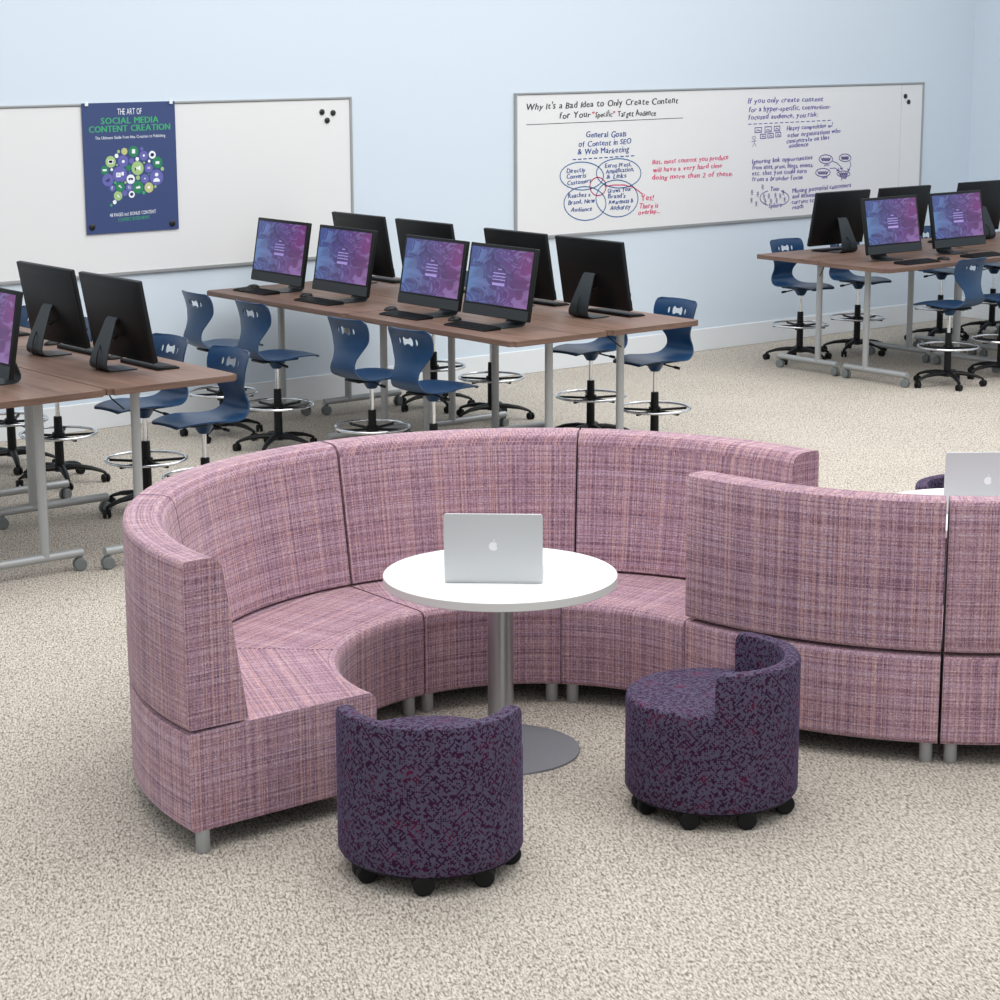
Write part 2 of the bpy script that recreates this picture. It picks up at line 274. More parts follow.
DRAWN= [['underline','k',[[(11.456,2.049),(12.256,2.052),(13.213,2.056)]]],['dashed_line','b',[[(11.959,1.749),(11.991,1.749)],[(12.017,1.749),(12.049,1.75)],[(12.075,1.75),(12.108,1.75)],[(12.134,1.75),(12.166,1.751)],[(12.193,1.751),(12.225,1.751)],[(12.252,1.751),(12.285,1.752)],[(12.311,1.752),(12.344,1.752)],[(12.371,1.752),(12.404,1.753)],[(12.431,1.753),(12.464,1.753)],[(12.491,1.753),(12.524,1.754)],[(12.551,1.754),(12.584,1.754)],[(12.612,1.754),(12.645,1.755)]]],['dashed_line','p',[[(14.015,1.979),(14.051,1.979)],[(14.081,1.979),(14.118,1.979)],[(14.148,1.979),(14.185,1.979)],[(14.215,1.98),(14.252,1.98)],[(14.282,1.98),(14.319,1.98)],[(14.35,1.98),(14.387,1.98)],[(14.418,1.981),(14.455,1.981)],[(14.486,1.981),(14.524,1.981)],[(14.554,1.981),(14.592,1.981)],[(14.623,1.981),(14.661,1.982)],[(14.692,1.982),(14.73,1.982)],[(14.762,1.982),(14.8,1.982)],[(14.831,1.982),(14.87,1.983)],[(14.901,1.983),(14.94,1.983)],[(14.972,1.983),(15.01,1.983)],[(15.042,1.983),(15.081,1.984)]]],['drawn_oval','e',[[(12.3,1.599),(12.294,1.573),(12.276,1.549),(12.247,1.528),(12.209,1.512),(12.163,1.5),(12.111,1.494),(12.057,1.493),(12.004,1.499),(11.953,1.51),(11.907,1.526),(11.869,1.546),(11.841,1.569),(11.823,1.594),(11.817,1.62),(11.823,1.645),(11.84,1.669),(11.869,1.689),(11.906,1.706),(11.952,1.718),(12.002,1.725),(12.056,1.725),(12.11,1.72),(12.161,1.71),(12.207,1.694),(12.246,1.674),(12.276,1.651),(12.294,1.625),(12.3,1.599)]]],['drawn_oval','e',[[(12.727,1.603),(12.721,1.576),(12.703,1.55),(12.672,1.528),(12.632,1.51),(12.583,1.498),(12.529,1.491),(12.472,1.49),(12.416,1.496),(12.362,1.508),(12.314,1.525),(12.274,1.546),(12.244,1.571),(12.226,1.597),(12.219,1.625),(12.225,1.652),(12.243,1.677),(12.273,1.699),(12.313,1.717),(12.36,1.729),(12.413,1.736),(12.47,1.737),(12.526,1.732),(12.58,1.721),(12.629,1.704),(12.67,1.683),(12.701,1.658),(12.721,1.631),(12.727,1.603)]]],['drawn_oval','e',[[(12.329,1.367),(12.324,1.336),(12.306,1.307),(12.278,1.281),(12.241,1.261),(12.196,1.246),(12.147,1.239),(12.094,1.238),(12.042,1.245),(11.993,1.258),(11.949,1.277),(11.912,1.301),(11.884,1.329),(11.867,1.36),(11.861,1.391),(11.867,1.422),(11.884,1.451),(11.911,1.476),(11.948,1.496),(11.992,1.511),(12.041,1.519),(12.093,1.52),(12.145,1.514),(12.194,1.501),(12.239,1.482),(12.277,1.458),(12.305,1.43),(12.323,1.399),(12.329,1.367)]]],['drawn_oval','e',[[(12.696,1.391),(12.69,1.356),(12.672,1.324),(12.644,1.295),(12.606,1.273),(12.56,1.256),(12.509,1.248),(12.456,1.247),(12.402,1.253),(12.352,1.268),(12.306,1.289),(12.269,1.315),(12.24,1.346),(12.222,1.38),(12.216,1.415),(12.222,1.449),(12.239,1.481),(12.267,1.509),(12.304,1.532),(12.349,1.548),(12.399,1.557),(12.452,1.559),(12.506,1.552),(12.557,1.538),(12.603,1.518),(12.641,1.491),(12.671,1.46),(12.689,1.426),(12.696,1.391)]]],['drawn_oval','m',[[(12.328,1.51),(12.326,1.493),(12.319,1.477),(12.309,1.463),(12.295,1.452),(12.278,1.444),(12.259,1.439),(12.239,1.438),(12.219,1.441),(12.2,1.447),(12.182,1.457),(12.168,1.47),(12.157,1.485),(12.151,1.501),(12.148,1.518),(12.15,1.535),(12.157,1.551),(12.168,1.565),(12.182,1.576),(12.199,1.584),(12.217,1.589),(12.237,1.59),(12.257,1.587),(12.276,1.581),(12.294,1.571),(12.308,1.558),(12.319,1.543),(12.326,1.527),(12.328,1.51)]]],['drawn_line','m',[[(12.317,1.511),(12.419,1.518),(12.533,1.513),(12.648,1.486),(12.753,1.423)]]],['drawn_box','p',[[(14.099,1.945),(14.182,1.946),(14.183,1.904),(14.1,1.903),(14.099,1.945)],[(14.118,1.916),(14.131,1.927),(14.168,1.915)]]],['drawn_box','p',[[(14.225,1.949),(14.307,1.95),(14.308,1.904),(14.227,1.903),(14.225,1.949)],[(14.245,1.915),(14.258,1.927),(14.293,1.915)]]],['drawn_box','p',[[(14.343,1.95),(14.415,1.952),(14.416,1.911),(14.344,1.91),(14.343,1.95)],[(14.363,1.922),(14.375,1.934),(14.4,1.922)]]],['drawn_box','p',[[(14.169,1.885),(14.237,1.887),(14.239,1.849),(14.17,1.848),(14.169,1.885)],[(14.189,1.861),(14.201,1.872),(14.223,1.861)]]],['drawn_box','p',[[(14.263,1.888),(14.334,1.889),(14.336,1.852),(14.264,1.85),(14.263,1.888)],[(14.283,1.863),(14.295,1.874),(14.32,1.863)]]],['drawn_box','p',[[(14.365,1.895),(14.429,1.896),(14.431,1.857),(14.366,1.856),(14.365,1.895)],[(14.385,1.869),(14.398,1.88),(14.415,1.868)]]],['stick_figure','p',[[(14.11,1.858),(14.104,1.848),(14.089,1.845),(14.074,1.849),(14.067,1.859),(14.073,1.869),(14.088,1.872),(14.103,1.868),(14.11,1.858)],[(14.089,1.845),(14.094,1.812)],[(14.058,1.824),(14.121,1.831)],[(14.071,1.781),(14.094,1.812),(14.117,1.783)]]],['drawn_oval','p',[[(15.123,1.629),(15.118,1.616),(15.102,1.604),(15.078,1.596),(15.048,1.593),(15.017,1.594),(14.987,1.6),(14.962,1.61),(14.946,1.622),(14.94,1.636),(14.945,1.65),(14.96,1.661),(14.984,1.669),(15.013,1.673),(15.045,1.672),(15.075,1.666),(15.1,1.656),(15.116,1.643),(15.123,1.629)],[(14.966,1.649),(14.983,1.621),(14.998,1.648),(15.015,1.62),(15.03,1.646),(15.048,1.618),(15.063,1.645),(15.08,1.617),(15.095,1.644)],[(14.98,1.641),(14.998,1.617),(15.014,1.64),(15.032,1.615),(15.048,1.638),(15.066,1.614),(15.082,1.637)]]],['drawn_oval','p',[[(15.373,1.632),(15.368,1.62),(15.354,1.61),(15.333,1.604),(15.306,1.6),(15.278,1.602),(15.251,1.607),(15.229,1.615),(15.214,1.626),(15.209,1.639),(15.213,1.65),(15.227,1.66),(15.248,1.667),(15.275,1.67),(15.303,1.669),(15.33,1.664),(15.352,1.655),(15.367,1.644),(15.373,1.632)],[(15.235,1.651),(15.25,1.623),(15.263,1.65),(15.277,1.622),(15.29,1.649),(15.305,1.621),(15.317,1.648),(15.332,1.62),(15.345,1.647)],[(15.249,1.643),(15.264,1.619),(15.277,1.642),(15.291,1.618),(15.304,1.641),(15.319,1.617),(15.331,1.64)]]],['drawn_oval','p',[[(15.095,1.508),(15.09,1.495),(15.073,1.484),(15.047,1.477),(15.015,1.474),(14.981,1.475),(14.949,1.481),(14.923,1.491),(14.906,1.503),(14.899,1.516),(14.905,1.529),(14.921,1.54),(14.947,1.547),(14.978,1.55),(15.012,1.549),(15.045,1.543),(15.071,1.534),(15.089,1.521),(15.095,1.508)],[(14.925,1.529),(14.944,1.501),(14.961,1.527),(14.98,1.499),(14.996,1.526),(15.015,1.498),(15.032,1.524),(15.051,1.496),(15.068,1.523)],[(14.939,1.521),(14.959,1.496),(14.977,1.519),(14.998,1.495),(15.016,1.518),(15.036,1.493),(15.055,1.516)]]],['drawn_oval','p',[[(15.366,1.484),(15.361,1.475),(15.345,1.468),(15.322,1.463),(15.293,1.461),(15.262,1.463),(15.233,1.467),(15.209,1.474),(15.194,1.483),(15.188,1.492),(15.193,1.501),(15.208,1.508),(15.231,1.513),(15.26,1.515),(15.291,1.514),(15.32,1.509),(15.344,1.502),(15.36,1.494),(15.366,1.484)],[(15.214,1.505),(15.231,1.476),(15.245,1.503),(15.262,1.475),(15.276,1.502),(15.292,1.474),(15.307,1.501),(15.323,1.472),(15.337,1.499)],[(15.228,1.497),(15.245,1.472),(15.26,1.495),(15.277,1.471),(15.292,1.494),(15.309,1.469),(15.324,1.493)]]],['drawn_arrow','p',[[(15.121,1.611),(15.184,1.592),(15.24,1.553),(15.254,1.529)],[(15.226,1.544),(15.254,1.529),(15.267,1.547)]]],['drawn_arrow','p',[[(15.358,1.602),(15.376,1.562),(15.337,1.514)],[(15.33,1.536),(15.337,1.514),(15.364,1.524)]]],['drawn_arrow','p',[[(15.091,1.546),(15.158,1.547),(15.214,1.519)],[(15.181,1.522),(15.214,1.519),(15.208,1.54)]]],['drawn_oval','p',[[(14.454,1.371),(14.482,1.362),(14.507,1.352),(14.528,1.34),(14.543,1.328),(14.553,1.314),(14.556,1.301),(14.554,1.288),(14.545,1.276),(14.53,1.265),(14.511,1.255),(14.486,1.247),(14.458,1.242)],[(14.282,1.251),(14.253,1.259),(14.229,1.27),(14.209,1.281),(14.194,1.294),(14.184,1.307),(14.181,1.32),(14.184,1.333),(14.192,1.345),(14.206,1.356),(14.226,1.365),(14.25,1.373),(14.278,1.379)]]],['stick_figure','p',[[(14.242,1.343),(14.239,1.339),(14.232,1.337),(14.224,1.339),(14.221,1.344),(14.224,1.349),(14.231,1.35),(14.238,1.348),(14.242,1.343)],[(14.232,1.337),(14.234,1.321)],[(14.217,1.328),(14.247,1.33)],[(14.223,1.306),(14.234,1.321),(14.245,1.307)]]],['stick_figure','p',[[(14.303,1.346),(14.3,1.341),(14.293,1.339),(14.286,1.342),(14.283,1.347),(14.285,1.351),(14.293,1.353),(14.3,1.35),(14.303,1.346)],[(14.293,1.339),(14.296,1.324)],[(14.278,1.33),(14.309,1.332)],[(14.284,1.308),(14.296,1.324),(14.307,1.309)]]],['stick_figure','p',[[(14.388,1.347),(14.385,1.342),(14.378,1.341),(14.371,1.343),(14.368,1.348),(14.37,1.352),(14.378,1.354),(14.385,1.352),(14.388,1.347)],[(14.378,1.341),(14.381,1.325)],[(14.363,1.331),(14.394,1.334)],[(14.369,1.31),(14.381,1.325),(14.392,1.31)]]],['stick_figure','p',[[(14.451,1.338),(14.448,1.334),(14.441,1.332),(14.433,1.334),(14.43,1.339),(14.433,1.344),(14.44,1.346),(14.448,1.343),(14.451,1.338)],[(14.441,1.332),(14.443,1.316)],[(14.425,1.323),(14.456,1.325)],[(14.432,1.301),(14.443,1.316),(14.455,1.302)]]],['stick_figure','p',[[(14.489,1.369),(14.486,1.364),(14.478,1.363),(14.471,1.365),(14.468,1.37),(14.471,1.375),(14.478,1.376),(14.485,1.374),(14.489,1.369)],[(14.478,1.363),(14.481,1.347)],[(14.463,1.353),(14.494,1.356)],[(14.47,1.332),(14.481,1.347),(14.493,1.332)]]],['stick_figure','p',[[(14.258,1.299),(14.256,1.295),(14.248,1.293),(14.241,1.296),(14.238,1.301),(14.241,1.305),(14.248,1.307),(14.255,1.304),(14.258,1.299)],[(14.248,1.293),(14.251,1.277)],[(14.233,1.284),(14.264,1.286)],[(14.24,1.262),(14.251,1.277),(14.262,1.263)]]],['stick_figure','p',[[(14.333,1.296),(14.33,1.291),(14.322,1.29),(14.315,1.292),(14.312,1.297),(14.315,1.301),(14.322,1.303),(14.329,1.301),(14.333,1.296)],[(14.322,1.29),(14.325,1.274)],[(14.307,1.28),(14.338,1.282)],[(14.314,1.259),(14.325,1.274),(14.336,1.259)]]],['stick_figure','p',[[(14.405,1.297),(14.403,1.293),(14.395,1.291),(14.388,1.294),(14.385,1.298),(14.388,1.303),(14.395,1.305),(14.402,1.302),(14.405,1.297)],[(14.395,1.291),(14.398,1.275)],[(14.38,1.282),(14.411,1.284)],[(14.387,1.26),(14.398,1.275),(14.409,1.261)]]],['stick_figure','p',[[(14.51,1.303),(14.507,1.298),(14.499,1.297),(14.492,1.299),(14.489,1.304),(14.492,1.309),(14.499,1.31),(14.506,1.308),(14.51,1.303)],[(14.499,1.297),(14.502,1.281)],[(14.484,1.287),(14.515,1.29)],[(14.491,1.266),(14.502,1.281),(14.514,1.266)]]],['stick_figure','p',[[(14.087,1.388),(14.084,1.384),(14.077,1.382),(14.07,1.384),(14.067,1.389),(14.07,1.394),(14.077,1.395),(14.084,1.393),(14.087,1.388)],[(14.077,1.382),(14.08,1.366)],[(14.062,1.372),(14.093,1.375)],[(14.069,1.351),(14.08,1.366),(14.091,1.352)]]],['stick_figure','p',[[(14.161,1.369),(14.158,1.364),(14.151,1.362),(14.144,1.365),(14.141,1.37),(14.144,1.374),(14.151,1.376),(14.158,1.373),(14.161,1.369)],[(14.151,1.362),(14.154,1.347)],[(14.136,1.353),(14.167,1.355)],[(14.143,1.332),(14.154,1.347),(14.165,1.332)]]],['stick_figure','p',[[(14.082,1.319),(14.079,1.315),(14.072,1.313),(14.065,1.315),(14.061,1.32),(14.064,1.325),(14.071,1.326),(14.079,1.324),(14.082,1.319)],[(14.072,1.313),(14.074,1.297)],[(14.057,1.303),(14.087,1.306)],[(14.063,1.282),(14.074,1.297),(14.085,1.283)]]],['stick_figure','p',[[(14.144,1.284),(14.141,1.279),(14.134,1.278),(14.127,1.28),(14.123,1.285),(14.126,1.289),(14.133,1.291),(14.141,1.289),(14.144,1.284)],[(14.134,1.278),(14.136,1.262)],[(14.119,1.268),(14.149,1.271)],[(14.125,1.247),(14.136,1.262),(14.147,1.248)]]],['stick_figure','p',[[(14.221,1.43),(14.218,1.425),(14.21,1.424),(14.203,1.426),(14.2,1.431),(14.203,1.435),(14.21,1.437),(14.217,1.435),(14.221,1.43)],[(14.21,1.424),(14.213,1.408)],[(14.195,1.414),(14.226,1.417)],[(14.202,1.393),(14.213,1.408),(14.224,1.394)]]]]
MAGNETS= [(9.447, 2.203), (9.548, 2.194), (9.493, 2.139), (16.104, 2.18), (16.153, 2.125), (7.459, 1.453), (8.109, 1.444)]

# ------------------------------------------------------------------ the room
WY = 13.83; WX = 17.10
bm = bmesh.new(); box(bm, -6, WX+.15, -4, WY+.15, -.12, 0); struct('floor', bm, M['carpet'])
bm = bmesh.new(); box(bm, -6, WX+.15, WY, WY+.15, 0, 4.3); struct('wall_back', bm, M['wall'])
bm = bmesh.new(); box(bm, WX, WX+.15, -4, WY, 0, 4.3); struct('wall_right', bm, M['wall'])
def baseboard(name, x0, x1, y0, y1):
    bm = bmesh.new(); box(bm, x0, x1, y0, y1, 0, .2, .006); struct(name, bm, M['base'])
baseboard('baseboard_back', -6, WX, WY-.014, WY); baseboard('baseboard_right', WX-.014, WX, -4, WY-.014)

# ------------------------------------------------------------------ whiteboards
FONT = {}
def glyph(ch):
    if ch not in FONT:
        cu = D.curves.new('glyph', 'FONT'); cu.body = ch; cu.size = 1; cu.resolution_u = 2; cu.fill_mode = 'FRONT'
        o = D.objects.new('glyph', cu); C.objects.link(o); dg = bpy.context.evaluated_depsgraph_get(); dg.update()
        me = D.meshes.new_from_object(o.evaluated_get(dg)); D.objects.remove(o)
        vs = [(v.co.x, v.co.y) for v in me.vertices]; fs = [list(p.vertices) for p in me.polygons]
        xs = [v[0] for v in vs] or [0, .28]; FONT[ch] = (vs, fs, min(xs), max(xs)); D.meshes.remove(me); D.curves.remove(cu)
    return FONT[ch]
def text_width(s, gap=.12):
    w = 0
    for ch in s: 
        if ch == ' ': w += .34; continue
        g = glyph(ch); w += g[3]-g[2]+gap
    return w-gap
def write(bm, s, a, b, cap, hand=True, y=0.0, bold=0.0, gap=.12):    # text in the x,z plane from a to b at height cap
    W = text_width(s, gap); L = math.dist(a, b); sx = L/W; sz = cap/.70; ang = math.atan2(b[1]-a[1], b[0]-a[0]); cur = 0
    for ch in s:
        if ch == ' ': cur += .34; continue
        vs, fs, x0, x1 = glyph(ch)
        jr = random.uniform(-.13, .13) if hand else 0; jz = random.uniform(-.05, .05) if hand else 0; js = random.uniform(.88, 1.12) if hand else 1
        sh = .12 if hand else 0; new = []
        for dx in ((0, bold) if bold else (0,)):
            new = []
            for vx, vy in vs:
                px = (cur+vx-x0+sh*vy-jr*vy)*sx+dx; pz = (vy*js+jz+jr*(vx-x0))*sz
                X = a[0]+px*math.cos(ang)-pz*math.sin(ang); Z = a[1]+px*math.sin(ang)+pz*math.cos(ang)
                new.append(bm.verts.new((X, y-(0 if not dx else .0002), Z)))
            for f in fs:
                try: bm.faces.new([new[i] for i in f])
                except ValueError: pass
        cur += x1-x0+gap
def stroke(bm, pts, w, y):
    for (x0, z0), (x1, z1) in zip(pts, pts[1:]):
        d = Vector((x1-x0, z1-z0)); L = d.length
        if L < 1e-5: continue
        d /= L; n = Vector((-d.y, d.x))*w/2; e = d*w*.35
        bm.faces.new([bm.verts.new((p.x, y, p.y)) for p in (Vector((x0, z0))-e+n, Vector((x0, z0))-e-n, Vector((x1, z1))+e-n, Vector((x1, z1))+e+n)])
def whiteboard(x0, x1, z0, z1, label):
    t = thing('whiteboard', label, 'whiteboard', ((x0+x1)/2, WY, z0)); ox, oz = (x0+x1)/2, z0
    bm = bmesh.new(); box(bm, x0-ox+.02, x1-ox-.02, -.014, -.001, .02, z1-z0-.02); obj('writing_surface', bm, M['board'], t, smooth=False)
    bm = bmesh.new(); f = .020; W = x1-x0; H = z1-z0
    box(bm, -W/2, W/2, -.024, -.001, 0, f*1.2, .003); box(bm, -W/2, W/2, -.024, -.001, H-f*.8, H, .003)
    box(bm, -W/2, -W/2+f, -.0235, -.001, f*1.2, H-f*.8, .003); box(bm, W/2-f, W/2, -.0235, -.001, f*1.2, H-f*.8, .003)
    obj('frame', bm, M['alu'], t, smooth=False)
    if x0 > 11:
        bm = bmesh.new()
        for k in (W*.437,): box(bm, k-.001, k+.001, -.0148, -.013, f, H-f)
        obj('panel_joint', bm, M['alu'], t, smooth=False)
    return t, ox, oz
t, _, _ = whiteboard(4.70, 9.722, 1.095, 2.312, 'long whiteboard without writing, on the left, with the blue poster on it')
wb, OX, OZ = whiteboard(11.335, 16.37, 1.115, 2.306, 'long whiteboard covered in handwriting, on the right of the back wall')
yy = -.0152
for txt, c, a, b, h in TEXTS:
    bm = bmesh.new(); write(bm, txt, (a[0]-OX, a[1]-OZ), (b[0]-OX, b[1]-OZ), h, True, yy, bold=.0035)
    obj('handwritten_line', bm, M['ink_'+c], wb, smooth=False)
for kind, c, strokes in DRAWN:
    bm = bmesh.new()
    for pts in strokes: stroke(bm, [(x-OX, z-OZ) for x, z in pts], (.0045 if kind == 'stick_figure' else .005 if kind == 'underline' else .0075 if c == 'p' else .009), yy)
    obj(kind, bm, M['ink_'+c], wb, smooth=False)

# magnets
def magnet(x, z, label, group, y=WY-.014):
    bm = bmesh.new(); vs = lathe(bm, [(0, 0), (.022, 0), (.022, .008), (.018, .011), (0, .011)], 18)
    bmesh.ops.transform(bm, matrix=Matrix.Rotation(PI/2, 4, 'X'), verts=vs)
    o = obj('magnet', bm, M['magnet'], None); o.location = (x, y, z); return tag(o, label, 'magnet', group)
ML = ['black round magnet, upper left of the three on the left whiteboard', 'black round magnet, upper right of the three on the left whiteboard', 'black round magnet, lowest of the three on the left whiteboard',
      'upper black round magnet of the pair on the written whiteboard', 'lower black round magnet of the pair on the written whiteboard', 'black round magnet on the lower left corner of the blue poster', 'black round magnet on the lower right corner of the blue poster']
GR = ['magnets on the left whiteboard']*3 + ['magnets on the written whiteboard']*2 + ['magnets holding the poster']*2
for (x, z), l, g in zip(MAGNETS, ML, GR): magnet(x, z, l, g, WY-(.0145 if 'poster' not in l else .0269))

# ------------------------------------------------------------------ poster
PX, PZ, PW, PH = 7.790, 1.40, .748, .914
t = thing('poster', 'dark blue poster about social media content creation hung on the left whiteboard', 'poster', (PX, WY-.0240, PZ))
bm = bmesh.new(); box(bm, -PW/2, PW/2, -.0025, 0, 0, PH); obj('paper_sheet', bm, M['pblue'], t, smooth=False)
def pp(x, y):                                   # poster artwork coordinates (638 x 905) to metres
    v = (y-(55-.02*(x-5)))/905; return ((x-(5+45*v))/637-.5)*PW, (1-v)*PH
cols = dict(g='pgreend', l='plg', k='pkh', w='pwh', u='ppur', d='pgreen')
CIR = [(258,388,10,'l'),(298,388,21,'k'),(361,390,33,'g'),(418,373,11,'u'),(245,418,13,'w'),(205,458,35,'l'),(290,455,36,'u'),(348,455,18,'u'),(387,443,12,'w'),(432,422,30,'u'),(491,416,24,'w'),(528,470,34,'g'),(563,516,12,'l'),(165,515,26,'g'),(213,512,9,'w'),(269,547,49,'u'),(188,583,38,'u'),(328,503,18,'g'),(390,507,42,'l'),(468,508,28,'u'),(470,460,9,'w'),(523,575,47,'u'),(344,583,29,'w'),(394,574,14,'l'),(442,583,28,'u'),(238,604,9,'d'),(308,604,8,'l'),(218,642,19,'u'),(271,633,31,'g'),(335,640,24,'u'),(395,640,38,'g'),(471,645,31,'k'),(516,640,9,'l'),(258,696,29,'l'),(305,678,18,'u'),(352,689,21,'w'),(435,680,10,'d'),(236,739,13,'w'),(213,759,8,'d'),(338,537,7,'u'),(435,470,6,'l'),(470,552,5,'d'),(249,481,6,'l')]
for x, y, r, c in CIR:
    bm = bmesh.new(); px, pz = pp(x, y); rr = r/637*PW
    bm.faces.new([bm.verts.new((px+rr*math.cos(2*PI*k/20), -.0030, pz+rr*math.sin(2*PI*k/20))) for k in range(20)][::-1])
    obj('printed_bubble', bm, M[cols[c]], t, smooth=False)
def icon(bm, polys):
    for poly in polys: bm.faces.new([bm.verts.new((pp(*q)[0], -.0034, pp(*q)[1])) for q in poly])
def rc(x0, y0, x1, y1): return [(x0, y0), (x1, y0), (x1, y1), (x0, y1)]
def ci(x, y, r, n=12, a0=0, a1=360): return [(x+r*math.cos(rad(a0+(a1-a0)*k/n)), y+r*math.sin(rad(a0+(a1-a0)*k/n))) for k in range(n if a1-a0 == 360 else n+1)]
bm = bmesh.new()
icon(bm, [ci(523, 556, 13), [(500, 606), (502, 590), (515, 580), (531, 580), (544, 590), (546, 606)], rc(243, 535, 275, 566), rc(279, 530, 296, 555), rc(188, 444, 222, 472), rc(350, 374, 372, 404), rc(515, 462, 541, 482), rc(372, 498, 392, 516), [(394, 500), (410, 488), (410, 528), (394, 514)],
    ci(291, 458, 10), ci(432, 420, 8), rc(458, 500, 478, 504), rc(458, 508, 478, 512), rc(152, 508, 178, 522), [(380, 645), (386, 634), (394, 638), (402, 628), (412, 642), (410, 648), (382, 650)], rc(262, 622, 274, 634), rc(274, 634, 282, 642), ci(471, 644, 10), [(262, 708), (250, 690), (256, 688), (270, 706)], [(442, 573), (448, 586), (436, 586)]])
write(bm, 'f', (lambda q: q)(pp(212, 650)), pp(223, 650), .022, False, -.0034); write(bm, 'G', pp(326, 648), pp(343, 648), .021, False, -.0034)
obj('printed_icons', bm, M['pwh'], t, smooth=False)
bm = bmesh.new()
icon(bm, [ci(491, 416, 13), ci(335, 582, 8), ci(353, 582, 8), rc(333, 574, 355, 582), ci(352, 688, 12), [(172, 580), (182, 584), (190, 572), (202, 576), (200, 590), (186, 600), (174, 594)], rc(193, 449, 217, 466), rc(250, 543, 266, 547), rc(250, 551, 266, 554), rc(372, 502, 380, 524)])
obj('printed_icons', bm, M['pdark'], t, smooth=False)
bm = bmesh.new(); icon(bm, [ci(491, 416, 7), ci(352, 688, 5)])
write(bm, 'THE ART OF', pp(249, 134), pp(414, 131), .043, False, -.0034, gap=.08)
write(bm, 'The Ultimate Guide from Idea Creation to Publishing', pp(100, 304), pp(580, 291), .021, False, -.0034, gap=.08)
write(bm, '48 PAGES incl. BONUS CONTENT', pp(204, 842), pp(523, 826), .025, False, -.0034, gap=.08)
obj('printed_lettering', bm, M['pwh'], t, smooth=False)
bm = bmesh.new()
write(bm, 'SOCIAL MEDIA', pp(137, 198), pp(529, 190), .044, False, -.0034, bold=.004)
write(bm, 'CONTENT CREATION', pp(57, 256), pp(611, 241), .044, False, -.0034, bold=.004)
write(bm, '5 EXPERT INTERVIEWS', pp(262, 876), pp(477, 864), .024, False, -.0034, gap=.08)
obj('printed_lettering', bm, M['pgreen'], t, smooth=False)['label'] = 'green lettering'
for s in (-1, 1):
    bm = bmesh.new(); box(bm, -.013, .013, -.012, .0, -.018, .010, .003); o = obj('clip', bm, M['clip'], t, smooth=False)
    o.location = (s*(PW/2-.035), -.003, PH-.002)

# ------------------------------------------------------------------ sofas
def seat_dir(a, a0, a1):                        # cloth direction of the seat; the long module is sewn from two halves
    if a1-a0 < 60: return (a0+a1)/2
    return (a0+136.5)/2 if math.degrees(a) < 136.5 else (136.5+a1)/2
def arc_sweep(c, prof, a0, a1, n, loc, bev=.012, flat_caps=True):
    bm = bmesh.new(); uvl = bm.loops.layers.uv.new('UVMap'); m = len(prof); cum = [0]
    for (r0, z0), (r1, z1) in zip(prof, prof[1:]+prof[:1]): cum.append(cum[-1]+math.hypot(r1-r0, z1-z0))
    A = [rad(a0+(a1-a0)*i/n) for i in range(n+1)]
    rings = [[bm.verts.new((c[0]+r*math.cos(a)-loc[0], c[1]+r*math.sin(a)-loc[1], z)) for r, z in prof] for a in A]
    off = random.uniform(0, 3)
    for i in range(n):
        for k in range(m):
            j = (k+1) % m; rm = (prof[k][0]+prof[j][0])/2
            f = bm.faces.new((rings[i][k], rings[i+1][k], rings[i+1][j], rings[i][j]))
            for l, (uu, vv) in zip(f.loops, ((A[i]*rm, cum[k]), (A[i+1]*rm, cum[k]), (A[i+1]*rm, cum[k+1]), (A[i]*rm, cum[k+1]))): l[uvl].uv = (uu+off+5, vv+off)
            if abs(prof[k][0]-prof[j][0]) > .2 and prof[k][1] > .3:
                cm = rad(seat_dir((A[i]+A[i+1])/2, a0, a1))
                for l in f.loops:
                    X, Y = l.vert.co.x, l.vert.co.y; l[uvl].uv = (X*math.cos(cm)+Y*math.sin(cm)+7, -X*math.sin(cm)+Y*math.cos(cm)+7)
    for ring, rev in ((rings[0], False), (rings[-1], True)):
        f = bm.faces.new(ring[::-1] if rev else ring)
        z = {v: p for v, p in zip(ring, prof)}
        for l in f.loops: l[uvl].uv = (z[l.vert][0]+off, z[l.vert][1]+off)
    if bev:
        es = [e for e in bm.edges if len(e.link_faces) == 2 and e.calc_face_angle(0) > rad(55)]
        bmesh.ops.bevel(bm, geom=es, offset=bev, segments=3, profile=.5, affect='EDGES')
    return bm
RO, RI, SZ = 1.56, .767, .445
def curve(p0, pc, p1, n=5): return [((1-t)**2*p0[0]+2*t*(1-t)*pc[0]+t*t*p1[0], (1-t)**2*p0[1]+2*t*(1-t)*pc[1]+t*t*p1[1]) for t in [i/n for i in range(n+1)]]
BASE = [(RI+.012, .086)]+[(RI, .10)]+curve((RI, SZ-.045), (RI, SZ), (RI+.045, SZ))+[(RO-.25, SZ)]+curve((RO-.02, SZ-.004), (RO-.002, SZ-.004), (RO-.002, SZ-.022), 3)+[(RO-.002, .10), (RO-.014, .086)]
BACK = curve((RO-.245, SZ+.022), (RO-.252, SZ+.008), (RO-.235, SZ+.007), 3)+curve((RO-.02, SZ+.010), (RO, SZ+.010), (RO, SZ+.03), 3)+[(RO, .75)]+curve((RO, 1.032), (RO, 1.053), (RO-.022, 1.053), 3)+curve((RO-.095, 1.053), (RO-.150, 1.053), (RO-.160, 1.0), 6)
